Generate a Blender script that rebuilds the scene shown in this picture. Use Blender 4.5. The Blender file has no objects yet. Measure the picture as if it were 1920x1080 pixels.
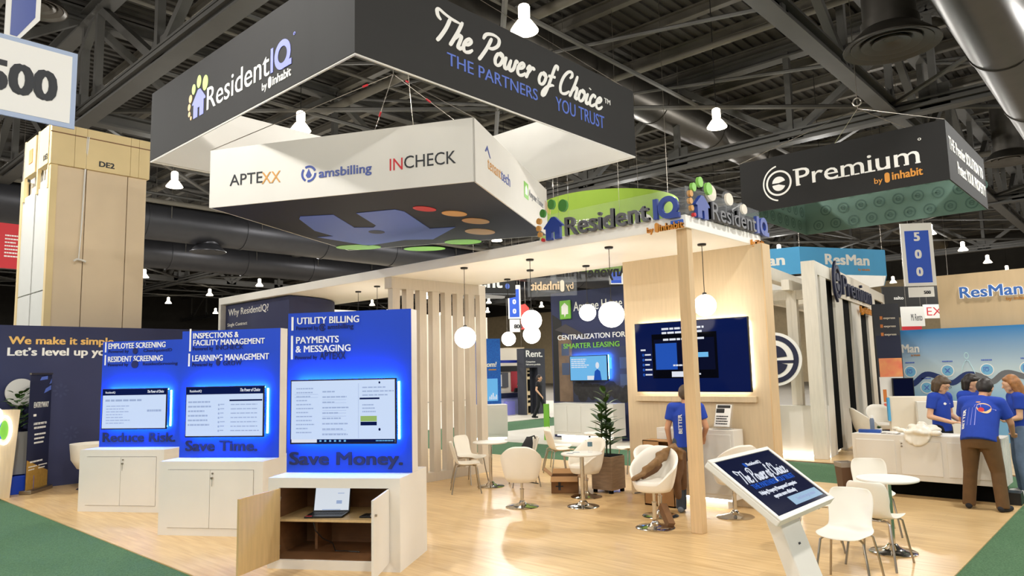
EXPOSURE = -.27; WORLD = .25; LAMPW = 260
import bpy, bmesh, math, random
from mathutils import Vector, Matrix
random.seed(7)
PI = math.pi
SC = bpy.context.scene
COL = SC.collection
def lin(c):
    return tuple(((v/255)/12.92 if v/255 <= .04045 else ((v/255+.055)/1.055)**2.4) for v in c)

# ------------------------------------------------------------------ camera, world, lamps' light, exposure
cam = bpy.data.cameras.new('camera'); cam.sensor_width = 36; cam.lens = 25.158; cam.clip_end = 400
CAM = bpy.data.objects.new('camera', cam); COL.objects.link(CAM); SC.camera = CAM
yaw, pit, rol = math.radians(42.3036), math.radians(6.472), math.radians(-1.3638)
fw0 = Vector((math.cos(yaw), math.sin(yaw), 0)); rt0 = Vector((math.sin(yaw), -math.cos(yaw), 0)); up0 = Vector((0, 0, 1))
fw = fw0*math.cos(pit)+up0*math.sin(pit); up1 = up0*math.cos(pit)-fw0*math.sin(pit)
rt = rt0*math.cos(rol)+up1*math.sin(rol); upv = up1*math.cos(rol)-rt0*math.sin(rol)
CAM.matrix_world = Matrix(((rt.x, upv.x, -fw.x, 0), (rt.y, upv.y, -fw.y, 0), (rt.z, upv.z, -fw.z, 1.95), (0, 0, 0, 1)))
SC.view_settings.view_transform = 'Standard'; SC.view_settings.look = 'None'
SC.view_settings.gamma = 1; SC.view_settings.use_curve_mapping = False
SC.view_settings.exposure = EXPOSURE
SC.cycles.use_denoising = True; SC.cycles.adaptive_threshold = .02
SC.cycles.max_bounces = 6; SC.cycles.diffuse_bounces = 3; SC.cycles.glossy_bounces = 3; SC.cycles.transmission_bounces = 6
SC.cycles.sample_clamp_indirect = 6
W = bpy.data.worlds.new('hall'); SC.world = W; W.use_nodes = True
W.node_tree.nodes['Background'].inputs[0].default_value = (1, .95, .88, 1)
W.node_tree.nodes['Background'].inputs[1].default_value = WORLD  # even soft fill added from behind the camera, in place of the lit hall there
LAMP_Z = 8.5
def lamp_light(x, y, z, e):
    l = bpy.data.lights.new('high_bay_light', 'AREA'); l.shape = 'DISK'; l.size = .5; l.energy = e; l.color = (1, .98, .935)
    o = bpy.data.objects.new('high_bay_light', l); COL.objects.link(o); o.location = (x, y, z)
    l = bpy.data.lights.new('high_bay_glow', 'POINT'); l.shadow_soft_size = .1; l.energy = e*1.5; l.color = (1, .98, .935)
    o = bpy.data.objects.new('high_bay_glow', l); COL.objects.link(o); o.location = (x, y, z-.13)
for i in range(-3, 6):
    for j in range(-3, 6):
        lamp_light(10.1+8.1*i, 8.7+8.1*j, LAMP_Z-.05, LAMPW)

# ------------------------------------------------------------------ materials
def M(name, c, rough=.5, metal=0, noise=0, nscale=8, stretch=(1, 1, 1), c2=None, bump=0, spec=.5, alpha=1, coat=0):
    m = bpy.data.materials.new(name); m.use_nodes = True; nt = m.node_tree; b = nt.nodes['Principled BSDF']
    lc = lin(c)
    b.inputs['Base Color'].default_value = (*lc, 1); b.inputs['Roughness'].default_value = rough
    b.inputs['Metallic'].default_value = metal; b.inputs['Specular IOR Level'].default_value = spec
    if coat: b.inputs['Coat Weight'].default_value = coat; b.inputs['Coat Roughness'].default_value = .12
    if alpha < 1: b.inputs['Alpha'].default_value = alpha
    if noise or c2 or bump:
        tc = nt.nodes.new('ShaderNodeTexCoord'); mp = nt.nodes.new('ShaderNodeMapping'); n = nt.nodes.new('ShaderNodeTexNoise')
        mp.inputs['Scale'].default_value = stretch; n.inputs['Scale'].default_value = nscale; n.inputs['Detail'].default_value = 5
        nt.links.new(tc.outputs['Object'], mp.inputs[0]); nt.links.new(mp.outputs[0], n.inputs['Vector'])
        if noise or c2:
            r = nt.nodes.new('ShaderNodeValToRGB'); l2 = lin(c2) if c2 else tuple(v*(1-noise) for v in lc)
            r.color_ramp.elements[0].color = (*l2, 1); r.color_ramp.elements[1].color = (*lc, 1)
            r.color_ramp.elements[0].position = .32; r.color_ramp.elements[1].position = .68
            nt.links.new(n.outputs['Fac'], r.inputs[0]); nt.links.new(r.outputs[0], b.inputs['Base Color'])
        if bump:
            bp = nt.nodes.new('ShaderNodeBump'); bp.inputs['Strength'].default_value = bump; bp.inputs['Distance'].default_value = .02
            nt.links.new(n.outputs['Fac'], bp.inputs['Height']); nt.links.new(bp.outputs[0], b.inputs['Normal'])
    return m
def EM(name, c, s):
    m = bpy.data.materials.new(name); m.use_nodes = True; b = m.node_tree.nodes['Principled BSDF']
    b.inputs['Base Color'].default_value = (*[v*.12 for v in lin(c)], 1); b.inputs['Emission Color'].default_value = (*lin(c), 1)
    b.inputs['Emission Strength'].default_value = s; b.inputs['Roughness'].default_value = .08; b.inputs['Specular IOR Level'].default_value = .06
    return m
WHITE = M('warm_white_laminate', (230, 225, 215), .45, noise=.03, nscale=3)
CANW = M('canopy_white_laminate', (248, 245, 238), .5, noise=.02, nscale=3)
FABW = M('white_stretch_fabric', (226, 222, 214), .85, noise=.03, nscale=2)
PRW = M('white_print', (244, 242, 236), .6)
SHELL = M('white_plastic_shell', (244, 238, 224), .4, noise=.02, nscale=3)
LEATH = M('white_leatherette', (243, 236, 222), .42, noise=.04, nscale=5, bump=.03)
BLK = M('black_print_fabric', (43, 42, 41), .8, noise=.06, nscale=3)
INK = M('dark_ink', (44, 46, 50), .6)
NAVY = M('navy_print', (50, 55, 90), .75, noise=.05, nscale=2)
DNAVY = M('dark_navy_print', (24, 30, 62), .6, noise=.05, nscale=2)
BLUEP = M('royal_blue_panel', (6, 66, 196), .6, noise=.04, nscale=2)
BLUED = M('dark_blue_ink', (14, 26, 84), .6)
LILAC = M('periwinkle_print', (144, 150, 226), .6)
BLUEL = M('blue_letter_vinyl', (86, 112, 200), .6)
GREENL = M('lime_print', (196, 226, 130), .6)
GREEN = M('leaf_green_paint', (64, 132, 48), .5)
LIME = M('lime_green_paint', (122, 190, 60), .5)
PEACH = M('peach_print', (240, 196, 140), .6)
TANP = M('amber_paint', (206, 150, 76), .5)
ORANGE = M('orange_print', (222, 132, 60), .6)
RED = M('red_print', (206, 44, 52), .6)
GREY = M('grey_acrylic_letter', (96, 96, 100), .35)
ROYAL = M('royal_blue_acrylic', (40, 66, 150), .35)
AMBER = M('amber_acrylic', (214, 142, 44), .4)
GOLD = M('gold_text_print', (244, 196, 112), .6)
CLEAR = M('clear_acrylic', (235, 240, 245), .05, alpha=.07, spec=.5)
MAPLE = M('pale_maple_laminate', (226, 203, 164), .45, noise=.10, nscale=5, stretch=(6, 6, .5))
MAPLEP = M('maple_plywood_wall', (214, 192, 157), .5, noise=.08, nscale=7, stretch=(4, 4, .35))
WASH = M('whitewashed_wood', (232, 224, 208), .5, noise=.08, nscale=6, stretch=(5, 5, .5))
SLATM = M('taupe_wood_slat', (206, 194, 176), .5, noise=.07, nscale=6, stretch=(5, 5, .5))
PINE = M('pine_post', (220, 188, 142), .5, noise=.12, nscale=5, stretch=(7, 7, .4))
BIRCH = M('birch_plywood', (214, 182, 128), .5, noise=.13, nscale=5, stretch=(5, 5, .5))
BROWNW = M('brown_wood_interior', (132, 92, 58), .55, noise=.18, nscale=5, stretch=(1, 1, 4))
RECL = M('weathered_planter_wood', (150, 124, 98), .7, noise=.3, nscale=5, stretch=(1, 1, 6))
STEEL = M('dark_painted_steel', (76, 74, 70), .6, noise=.12, nscale=2)
STEELL = M('roof_joist_steel', (98, 93, 83), .55, noise=.15, nscale=2)
DECK = M('roof_deck', (60, 56, 50), .8, noise=.2, nscale=1.5)
GALV = M('galvanised_duct', (92, 88, 82), .38, metal=.85, noise=.12, nscale=3)
DUCTD = M('dark_duct', (66, 66, 70), .4, metal=.6, noise=.12, nscale=2)
CHROME = M('chrome', (212, 208, 202), .12, metal=1)
BRUSH = M('brushed_steel', (168, 160, 148), .3, metal=1)
DMET = M('dark_metal', (42, 41, 40), .45, metal=.4)
BPLA = M('black_plastic', (20, 20, 22), .4)
MATTE = M('matte_black', (10, 10, 9), .9, spec=.1)
CARD = M('cardboard', (176, 132, 84), .8, noise=.08, nscale=6)
CARDD = M('dark_cardboard', (128, 90, 54), .8, noise=.1, nscale=6)
LEAF = M('leaf', (62, 96, 36), .45, noise=.4, nscale=9)
LEAFD = M('dark_leaf', (44, 62, 34), .45, noise=.4, nscale=9)
SKIN = M('skin', (226, 176, 140), .55, noise=.05, nscale=14)
SKIND = M('tanned_skin', (206, 150, 112), .55, noise=.05, nscale=14)
SHIRT = M('royal_blue_cotton', (30, 66, 172), .85, noise=.12, nscale=9, bump=.15)
JEAN = M('blue_denim', (112, 130, 156), .85, noise=.2, nscale=12)
JEAND = M('dark_denim', (66, 74, 86), .85, noise=.2, nscale=12)
KHAKI = M('brown_trousers', (104, 74, 40), .85, noise=.18, nscale=9, bump=.2)
BLACKC = M('black_cloth', (34, 34, 38), .85, noise=.2, nscale=9)
HAIRD = M('dark_hair', (40, 30, 24), .5, noise=.4, nscale=30)
HAIRB = M('brown_hair', (92, 72, 50), .5, noise=.4, nscale=30)
HAIRR = M('auburn_hair', (176, 118, 66), .5, noise=.35, nscale=30)
COATB = M('brown_coat_cloth', (140, 106, 68), .9, noise=.3, nscale=14, bump=.3)
COATD = M('dark_brown_cloth', (104, 72, 42), .9, noise=.25, nscale=10, bump=.3)
SAGE = M('sage_print_fabric', (120, 150, 138), .85, noise=.05, nscale=2)
SAGED = M('sage_dark_print', (92, 120, 112), .85)
SKY = M('sky_blue_fabric', (84, 172, 226), .7, noise=.06, nscale=1)
SKYD = M('deep_sky_fabric', (46, 130, 190), .7)
CREAM = M('cream_print', (236, 224, 204), .6)
BEIGEW = M('beige_block_wall', (206, 184, 146), .8, noise=.12, nscale=3)
REDF = M('red_banner_fabric', (224, 72, 66), .7)
REDD = M('deep_red_panel', (168, 40, 52), .7)
GLOBE = EM('opal_globe_glass', (255, 246, 232), 18)
BULB = EM('glowing_lamp_glass', (255, 240, 214), 9)
LEDW = EM('white_led_strip', (255, 250, 240), 9)
LEDT = EM('television_led_strip', (255, 250, 238), 40)
LEDB = EM('blue_white_led_strip', (60, 130, 255), 130)
NEON = EM('white_neon_tube', (250, 252, 255), 5)
SCRW = EM('bright_screen', (208, 226, 255), 1.0)
SCRL = EM('pale_screen_lines', (172, 192, 230), .85)
SCRN = EM('navy_screen', (12, 28, 84), .75)
SCRD = EM('dark_screen', (14, 20, 52), .6)
SCRK = EM('screen_shadow', (8, 10, 22), .5)
SCRB = EM('blue_screen', (40, 92, 200), .8)
SCRC = EM('cyan_screen', (120, 196, 250), .9)
SCRT = EM('screen_white_text', (236, 242, 255), .9)
SCRG = EM('screen_green', (170, 205, 120), .8)
SCRP = EM('screen_tablet_navy', (24, 30, 62), .8)

def floor_material():
    m = bpy.data.materials.new('maple_vinyl_floor'); m.use_nodes = True; nt = m.node_tree; b = nt.nodes['Principled BSDF']; L = nt.links
    tc = nt.nodes.new('ShaderNodeTexCoord'); mp = nt.nodes.new('ShaderNodeMapping'); mp.inputs['Scale'].default_value = (13, 1.0, 1)
    n = nt.nodes.new('ShaderNodeTexNoise'); n.inputs['Scale'].default_value = 1.6; n.inputs['Detail'].default_value = 7
    br = nt.nodes.new('ShaderNodeTexBrick'); mp2 = nt.nodes.new('ShaderNodeMapping'); mp2.inputs['Rotation'].default_value = (0, 0, PI/2)
    br.inputs['Scale'].default_value = 1; br.inputs['Brick Width'].default_value = 1.5; br.inputs['Row Height'].default_value = .2
    br.inputs['Mortar Size'].default_value = .0015; br.inputs['Color1'].default_value = (1, 1, 1, 1); br.inputs['Color2'].default_value = (.95, .945, .935, 1)
    br.inputs['Mortar'].default_value = (.72, .68, .62, 1)
    r = nt.nodes.new('ShaderNodeValToRGB'); r.color_ramp.elements[0].color = (*lin((206, 168, 114)), 1); r.color_ramp.elements[1].color = (*lin((228, 195, 143)), 1)
    r.color_ramp.elements[0].position = .3; r.color_ramp.elements[1].position = .66
    mx = nt.nodes.new('ShaderNodeMixRGB'); mx.blend_type = 'MULTIPLY'; mx.inputs[0].default_value = 1
    L.new(tc.outputs['Object'], mp.inputs[0]); L.new(mp.outputs[0], n.inputs['Vector']); L.new(n.outputs['Fac'], r.inputs[0])
    L.new(tc.outputs['Object'], mp2.inputs[0]); L.new(mp2.outputs[0], br.inputs['Vector'])
    L.new(r.outputs[0], mx.inputs[1]); L.new(br.outputs['Color'], mx.inputs[2]); L.new(mx.outputs[0], b.inputs['Base Color'])
    b.inputs['Roughness'].default_value = .3; b.inputs['Specular IOR Level'].default_value = .35
    return m
FLOORM = floor_material()
TURF = M('green_carpet', (84, 122, 84), .95, c2=(56, 92, 58), nscale=60, bump=.6)
HALLF = M('hall_concrete_floor', (150, 142, 130), .6, noise=.1, nscale=2)
CONC = M('pale_booth_floor', (214, 206, 190), .5, noise=.05, nscale=2)
def gradient_wall():
    m = bpy.data.materials.new('sky_gradient_print'); m.use_nodes = True; nt = m.node_tree; b = nt.nodes['Principled BSDF']; L = nt.links
    tc = nt.nodes.new('ShaderNodeTexCoord'); sp = nt.nodes.new('ShaderNodeSeparateXYZ'); mr = nt.nodes.new('ShaderNodeMapRange')
    mr.inputs['From Min'].default_value = 0; mr.inputs['From Max'].default_value = 2.7
    r = nt.nodes.new('ShaderNodeValToRGB'); e = r.color_ramp.elements
    e[0].color = (*lin((120, 176, 214)), 1); e[1].color = (*lin((30, 128, 196)), 1); e[0].position = .3; e[1].position = 1
    k = e.new(.62); k.color = (*lin((196, 214, 220)), 1)
    L.new(tc.outputs['Object'], sp.inputs[0]); L.new(sp.outputs['Z'], mr.inputs[0]); L.new(mr.outputs[0], r.inputs[0]); L.new(r.outputs[0], b.inputs['Base Color'])
    b.inputs['Roughness'].default_value = .6
    return m
GRADW = gradient_wall()

# ------------------------------------------------------------------ geometry helpers
class F:
    """a flat frame: origin, u to the right, v up, n towards the viewer"""
    def __init__(s, o, u, v=(0, 0, 1)):
        s.o = Vector(o); s.u = Vector(u).normalized(); s.v = Vector(v).normalized(); s.n = s.u.cross(s.v)
    def at(s, a, b, c=0): return s.o+s.u*a+s.v*b+s.n*c
    def off(s, c): return F(s.o+s.n*c, s.u, s.v)
FXZ = F((0, 0, 0), (1, 0, 0))
def top_of(o):
    while o.parent: o = o.parent
    return o
class MB:
    def __init__(s): s.v = []; s.f = []; s.m = []; s.mi = 0
    def add(s, vs, fs):
        k = len(s.v); s.v += [Vector(p) for p in vs]
        for f in fs: s.f.append([i+k for i in f]); s.m.append(s.mi)
        return s
    def box(s, x0, y0, z0, x1, y1, z1):
        vs = [(x, y, z) for z in (z0, z1) for y in (y0, y1) for x in (x0, x1)]
        return s.add(vs, [(0, 2, 3, 1), (4, 5, 7, 6), (0, 1, 5, 4), (2, 6, 7, 3), (0, 4, 6, 2), (1, 3, 7, 5)])
    def fbox(s, f, a0, b0, a1, b1, c0=0, c1=.01):
        vs = [f.at(a, b, c) for c in (c0, c1) for b in (b0, b1) for a in (a0, a1)]
        return s.add(vs, [(0, 2, 3, 1), (4, 5, 7, 6), (0, 1, 5, 4), (2, 6, 7, 3), (0, 4, 6, 2), (1, 3, 7, 5)])
    def prism(s, f, pts, c0=0, c1=.01):
        n = len(pts); vs = [f.at(a, b, c0) for a, b in pts]+[f.at(a, b, c1) for a, b in pts]
        return s.add(vs, [list(range(n))[::-1], list(range(n, 2*n))]+[(i, (i+1) % n, n+(i+1) % n, n+i) for i in range(n)])
    def ell(s, f, a, b, ra, rb, c0=0, c1=.01, n=28, rot=0):
        pts = []
        for i in range(n):
            t = 2*PI*i/n; x, y = ra*math.cos(t), rb*math.sin(t)
            pts.append((a+x*math.cos(rot)-y*math.sin(rot), b+x*math.sin(rot)+y*math.cos(rot)))
        return s.prism(f, pts, c0, c1)
    def arc(s, f, a, b, r0, r1, t0, t1, c0=0, c1=.01, n=28, sy=1):
        """flat ring segment between two radii"""
        k = len(s.v); vs = []
        for i in range(n+1):
            t = t0+(t1-t0)*i/n
            for r in (r0, r1):
                for c in (c0, c1): vs.append(f.at(a+r*math.cos(t), b+r*sy*math.sin(t), c))
        fs = []
        for i in range(n):
            p, q = 4*i, 4*i+4
            fs += [(p+1, p+3, q+3, q+1), (p, q, q+2, p+2), (p+2, q+2, q+3, p+3), (p, p+1, q+1, q)]
        if abs(abs(t1-t0)-2*PI) > .01: fs += [(0, 2, 3, 1), (4*n, 4*n+1, 4*n+3, 4*n+2)]
        return s.add(vs, fs)
    def cyl(s, p0, p1, r0, r1=None, n=16):
        p0, p1 = Vector(p0), Vector(p1); r1 = r0 if r1 is None else r1
        d = (p1-p0).normalized(); a = d.orthogonal().normalized(); b = d.cross(a)
        vs = [p+(a*math.cos(2*PI*i/n)+b*math.sin(2*PI*i/n))*r for p, r in ((p0, r0), (p1, r1)) for i in range(n)]
        return s.add(vs, [list(range(n))[::-1], list(range(n, 2*n))]+[(i, (i+1) % n, n+(i+1) % n, n+i) for i in range(n)])
    def tube(s, pts, r, n=8, closed=False):
        pts = [Vector(p) for p in pts]; N = len(pts); a = None; vs = []
        for i, p in enumerate(pts):
            if closed: d = (pts[(i+1) % N]-pts[i-1]).normalized()
            else: d = (pts[min(i+1, N-1)]-pts[max(i-1, 0)]).normalized()
            a = d.orthogonal().normalized() if a is None else (a-d*a.dot(d)).normalized()
            b = d.cross(a); rr = r[i] if isinstance(r, (list, tuple)) else r
            vs += [p+(a*math.cos(2*PI*k/n)+b*math.sin(2*PI*k/n))*rr for k in range(n)]
        fs = [(i*n+k, i*n+(k+1) % n, ((i+1) % N)*n+(k+1) % n, ((i+1) % N)*n+k) for i in range(N if closed else N-1) for k in range(n)]
        if not closed: fs += [list(range(n))[::-1], list(range((N-1)*n, N*n))]
        return s.add(vs, fs)
    def lathe(s, prof, c=(0, 0, 0), n=28, caps=True):
        c = Vector(c); N = len(prof)
        vs = [c+Vector((r*math.cos(2*PI*k/n), r*math.sin(2*PI*k/n), z)) for r, z in prof for k in range(n)]
        fs = [(i*n+k, i*n+(k+1) % n, (i+1)*n+(k+1) % n, (i+1)*n+k) for i in range(N-1) for k in range(n)]
        return s.add(vs, fs+([list(range(n))[::-1], list(range((N-1)*n, N*n))] if caps and prof[0] != prof[-1] else []))
    def sph(s, c, r, sc=(1, 1, 1), n=20, m=12):
        c = Vector(c); vs = [c+Vector((0, 0, r*sc[2]))]
        for i in range(1, m):
            t = PI*i/m
            vs += [c+Vector((r*sc[0]*math.sin(t)*math.cos(2*PI*k/n), r*sc[1]*math.sin(t)*math.sin(2*PI*k/n), r*sc[2]*math.cos(t))) for k in range(n)]
        vs.append(c-Vector((0, 0, r*sc[2]))); e = len(vs)-1
        fs = [(0, 1+k, 1+(k+1) % n) for k in range(n)]+[(e, e-n+(k+1) % n, e-n+k) for k in range(n)]
        for i in range(m-2):
            fs += [(1+i*n+k, 1+(i+1)*n+k, 1+(i+1)*n+(k+1) % n, 1+i*n+(k+1) % n) for k in range(n)]
        return s.add(vs, fs)
    def cap(s, p0, p1, r0, r1, e0=True, e1=True, n=14):
        """a tapering limb segment with round or flat ends"""
        s.cyl(p0, p1, r0, r1, n)
        if e0: s.sph(p0, r0, n=n, m=8)
        if e1: s.sph(p1, r1, n=n, m=8)
        return s
    def loft(s, secs, n=22):
        """closed body through ellipses: (centre, half width vector, half depth vector)"""
        vs = []
        for c, a, b in secs:
            c, a, b = Vector(c), Vector(a), Vector(b)
            vs += [c+a*math.cos(2*PI*k/n)+b*math.sin(2*PI*k/n) for k in range(n)]
        N = len(secs)
        return s.add(vs, [(i*n+k, i*n+(k+1) % n, (i+1)*n+(k+1) % n, (i+1)*n+k) for i in range(N-1) for k in range(n)]+[list(range(n))[::-1], list(range((N-1)*n, N*n))])
    def build(s, name, mat, parent=None, smooth=35, local=False, bevel=0, solid=0, subd=0, remesh=0, soft=0, recalc=True):
        me = bpy.data.meshes.new(name); vs = s.v
        if parent is not None and not local:
            t = top_of(parent); iv = (Matrix.Translation(t.location) @ t.rotation_euler.to_matrix().to_4x4()).inverted()
            vs = [iv @ p for p in vs]
        me.from_pydata([tuple(p) for p in vs], [], s.f)
        mats = mat if isinstance(mat, (list, tuple)) else [mat]
        for m in mats: me.materials.append(m)
        if len(mats) > 1: me.polygons.foreach_set('material_index', s.m)
        if recalc:
            bm = bmesh.new(); bm.from_mesh(me); bmesh.ops.recalc_face_normals(bm, faces=bm.faces); bm.to_mesh(me); bm.free()
        if smooth:
            me.polygons.foreach_set('use_smooth', [True]*len(me.polygons))
            if not (remesh or subd): me.set_sharp_from_angle(angle=math.radians(smooth))
        o = bpy.data.objects.new(name, me); COL.objects.link(o)
        if parent is not None: o.parent = parent
        if solid: d = o.modifiers.new('solid', 'SOLIDIFY'); d.thickness = solid; d.offset = 0
        if bevel: d = o.modifiers.new('bevel', 'BEVEL'); d.width = bevel; d.segments = 2; d.limit_method = 'ANGLE'
        if subd: d = o.modifiers.new('sub', 'SUBSURF'); d.levels = subd; d.render_levels = subd
        if remesh:
            d = o.modifiers.new('remesh', 'REMESH'); d.mode = 'VOXEL'; d.voxel_size = remesh; d.use_smooth_shade = True
            if soft: d = o.modifiers.new('soft', 'SMOOTH'); d.factor = .5; d.iterations = soft
        return o
def tag(o, label, cat, group=None, kind='thing'):
    o['label'] = label; o['category'] = cat; o['kind'] = kind
    if group: o['group'] = group
    return o
def thing(name, label, cat, loc=(0, 0, 0), rot=0, group=None):
    o = bpy.data.objects.new(name, None); COL.objects.link(o); o.location = loc; o.rotation_euler = (0, 0, rot); o.empty_display_size = .1
    return tag(o, label, cat, group)
def struct(o): o['kind'] = 'structure'; return o
def kids(o): return [c for c in o.children]
def dup(root, loc, rot=0, label=None, group=None, scale=None):
    r = root.copy(); COL.objects.link(r); r.location = loc; r.rotation_euler = (0, 0, rot)
    if label: r['label'] = label
    if group: r['group'] = group
    def rec(src, dst):
        for ch in kids(src):
            c = ch.copy(); COL.objects.link(c); c.parent = dst; rec(ch, c)
    rec(root, r)
    return r

# ------------------------------------------------------------------ lettering
_font = {}
def glyphs(text, bold=0.0, shear=0.0, space=1.0):
    key = (text, bold, shear, space)
    if key in _font: return _font[key]
    cu = bpy.data.curves.new('lettering', 'FONT'); cu.body = text; cu.offset = bold; cu.shear = shear; cu.space_character = space; cu.resolution_u = 3
    cu.extrude = .5; cu.fill_mode = 'BOTH'
    o = bpy.data.objects.new('lettering', cu); COL.objects.link(o)
    bpy.context.view_layer.update()
    me = o.evaluated_get(bpy.context.evaluated_depsgraph_get()).to_mesh()
    vs = [tuple(v.co) for v in me.vertices]; fs = [list(p.vertices) for p in me.polygons]
    o.to_mesh_clear(); bpy.data.objects.remove(o); bpy.data.curves.remove(cu)
    _font[key] = (vs, fs); return _font[key]
CAPH = max(v[1] for v in glyphs('H')[0])
def letter(mb, f, text, x, y, w, h, bold=.012, c0=.001, c1=.006, shear=0, low=False, align='l', space=1.0, skew=0):
    """text set in frame f with its baseline left at (x, y), width w, capital height h"""
    vs, fs = glyphs(text, min(bold, 0.0), shear, space)
    if bold > 0:  # a heavier weight: the outline laid over itself, nudged sideways and up
        base, nb = vs, len(vs); vs, nf = [], []
        for k, (dx, dy) in enumerate(((-bold, -bold*.5), (bold, bold*.5), (-bold, bold*.5), (bold, -bold*.5), (0, 0)) if bold > .015 else ((-bold, 0), (bold, 0))):
            vs = vs+[(a+dx, b+dy, c+.11*k) for a, b, c in base]; nf += [[i+k*nb for i in q] for q in fs]
        fs = nf
    x0 = min(v[0] for v in vs); x1 = max(v[0] for v in vs)
    sy = h/CAPH; sx = w/(x1-x0) if w else sy
    if align == 'c': x -= (x1-x0)*sx/2
    mb.add([f.at(x+(a-x0)*sx, y+b*sy+skew*(a-x0)*sx, c0+(c+.5)*(c1-c0)) for a, b, c in vs], fs)
    return mb
def text(parent, f, s, r, mat, name='lettering', **k):
    mb = MB(); letter(mb, f, s, *r, **k); return mb.build(name, mat, parent, smooth=0, recalc=False)
def lines(mb, f, x0, y0, x1, y1, n, c0=.001, c1=.004, frac=.4, rag=.35):
    """rows of small dashes standing for text too small to read"""
    dy = (y1-y0)/n
    for i in range(n):
        y = y1-dy*(i+1)+dy*.3; x = x0; e = x0+(x1-x0)*(1-rag*random.random())
        while x < e:
            w = min((x1-x0)*(.07+.12*random.random()), e-x); mb.fbox(f, x, y, x+w, y+dy*frac, c0, c1); x += w+(x1-x0)*.025
    return mb
def spline(pts, k=8):
    P = [Vector((p[0], p[1], 0)) for p in pts]; out = []
    for i in range(len(P)-1):
        a, b, c, d = P[max(i-1, 0)], P[i], P[i+1], P[min(i+2, len(P)-1)]
        for j in range(k):
            t = j/k; out.append(.5*((2*b)+(c-a)*t+(2*a-5*b+4*c-d)*t*t+(3*b-a-3*c+d)*t**3))
    return out+[P[-1]]
BRUSH_GLYPHS = {
 'T': (1.35, [[(.35, 1.42), (.05, 1.62), (-.12, 1.95), (.02, 2.08), (.5, 1.93), (1.1, 1.8), (1.75, 1.75)], [(.95, 1.8), (.85, 1.1), (.62, .35), (.42, -.08)]]),
 'h': (.98, [[(.55, 1.95), (.42, 1.2), (.22, .45), (.08, -.03)], [(.2, .4), (.48, .88), (.72, .92), (.72, .55), (.68, .12), (.84, .02), (1.0, .22)]]),
 'e': (.84, [[(.06, .42), (.42, .58), (.58, .84), (.42, 1.0), (.16, .72), (.1, .28), (.3, .0), (.62, .08), (.86, .34)]]),
 'P': (1.32, [[(.72, 1.78), (.55, 1.0), (.28, .25), (.1, -.16)], [(.05, 1.42), (.2, 1.85), (.75, 2.05), (1.3, 1.92), (1.36, 1.45), (1.0, 1.05), (.56, .96)]]),
 'o': (.86, [[(.46, .98), (.18, .8), (.08, .36), (.26, .02), (.56, .12), (.7, .55), (.6, .9), (.42, .98), (.5, .78), (.86, .74)]]),
 'w': (1.22, [[(.1, .92), (.08, .4), (.2, .02), (.44, .2), (.56, .86)], [(.56, .86), (.52, .36), (.66, .02), (.92, .24), (1.02, .9), (1.22, .8)]]),
 'r': (.74, [[(.05, .62), (.26, 1.0), (.3, .8), (.2, .3), (.14, -.02)], [(.22, .4), (.42, .82), (.62, .96), (.76, .8)]]),
 'f': (.78, [[(.86, 1.62), (.78, 1.95), (.55, 1.85), (.4, 1.1), (.24, .1), (.06, -.62), (-.16, -.8), (-.18, -.5), (.1, -.05), (.5, .24), (.8, .3)], [(.02, .88), (.4, .96), (.78, 1.0)]]),
 'C': (1.16, [[(.92, 1.45), (1.12, 1.75), (.98, 2.02), (.6, 1.88), (.24, 1.3), (.1, .55), (.3, .04), (.74, .06), (1.14, .42)]]),
 'i': (.46, [[(.2, .92), (.12, .42), (.16, .04), (.34, .04), (.5, .26)], [(.3, 1.32), (.33, 1.4)]]),
 'c': (.78, [[(.58, .74), (.56, .96), (.32, .94), (.1, .5), (.18, .06), (.48, .04), (.8, .34)]]),
 ' ': (.55, [])}
def brush(mb, f, s, x, y, w, h, wt=.17, c0=.001, c1=.006, shear=.30):
    """brush lettering: strokes of a broad pen, capital height h, total width w"""
    tot = sum(BRUSH_GLYPHS[ch][0] for ch in s); sx, sy = w/tot, h/2.0; cx = 0
    for ch in s:
        adv, strokes = BRUSH_GLYPHS[ch]
        for st in strokes:
            P = spline(st); N = len(P); L = []
            for i, p in enumerate(P):
                d = (P[min(i+1, N-1)]-P[max(i-1, 0)]).normalized(); nrm = Vector((-d.y, d.x, 0))
                k = .62+.38*abs(d.y*.9+d.x*.25)
                e = min(1, .55+min(i, N-1-i)/(.22*N))
                L.append((p+nrm*wt*k*e*.5, p-nrm*wt*k*e*.5))
            vs = []
            for a, b in L:
                for q in (a, b):
                    for c in (c0, c1): vs.append(f.at(x+(cx+q.x+shear*q.y)*sx, y+q.y*sy, c+(c1-c0)*(.25*len(vs)/(4*N)+.3*(st is not strokes[0]))))
            fs = []
            for i in range(N-1):
                p, q = 4*i, 4*i+4
                fs += [(p+1, p+3, q+3, q+1), (p, q, q+2, p+2), (p+2, q+2, q+3, p+3), (p, p+1, q+1, q)]
            fs += [(0, 2, 3, 1), (4*N-4, 4*N-3, 4*N-1, 4*N-2)]
            mb.add(vs, fs)
        cx += adv
    return mb
def house_pts(x, y, w, h):
    """arrow-roofed little house with a slot for a door"""
    P = [(.1, 0), (.1, .52), (-.02, .52), (.0, .58), (.42, 1), (.6, 1), (1.0, .62), (1.02, .54), (.88, .54), (.88, 0), (.58, 0), (.58, .34), (.42, .34), (.42, 0)]
    return [(x+a*w, y+b*h) for a, b in P]
def capsule_icon(mb, f, x, y, w, h, c0, c1):
    r = w/2; pts = [(x+r+r*math.cos(t), y+h-r+r*math.sin(t)) for t in [PI*i/10 for i in range(11)]]+[(x+r-r*math.cos(t), y+r-r*math.sin(t)) for t in [PI*i/10 for i in range(11)]]
    outer = pts; n = len(pts)
    mb.prism(f, outer, c0, c1)
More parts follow.
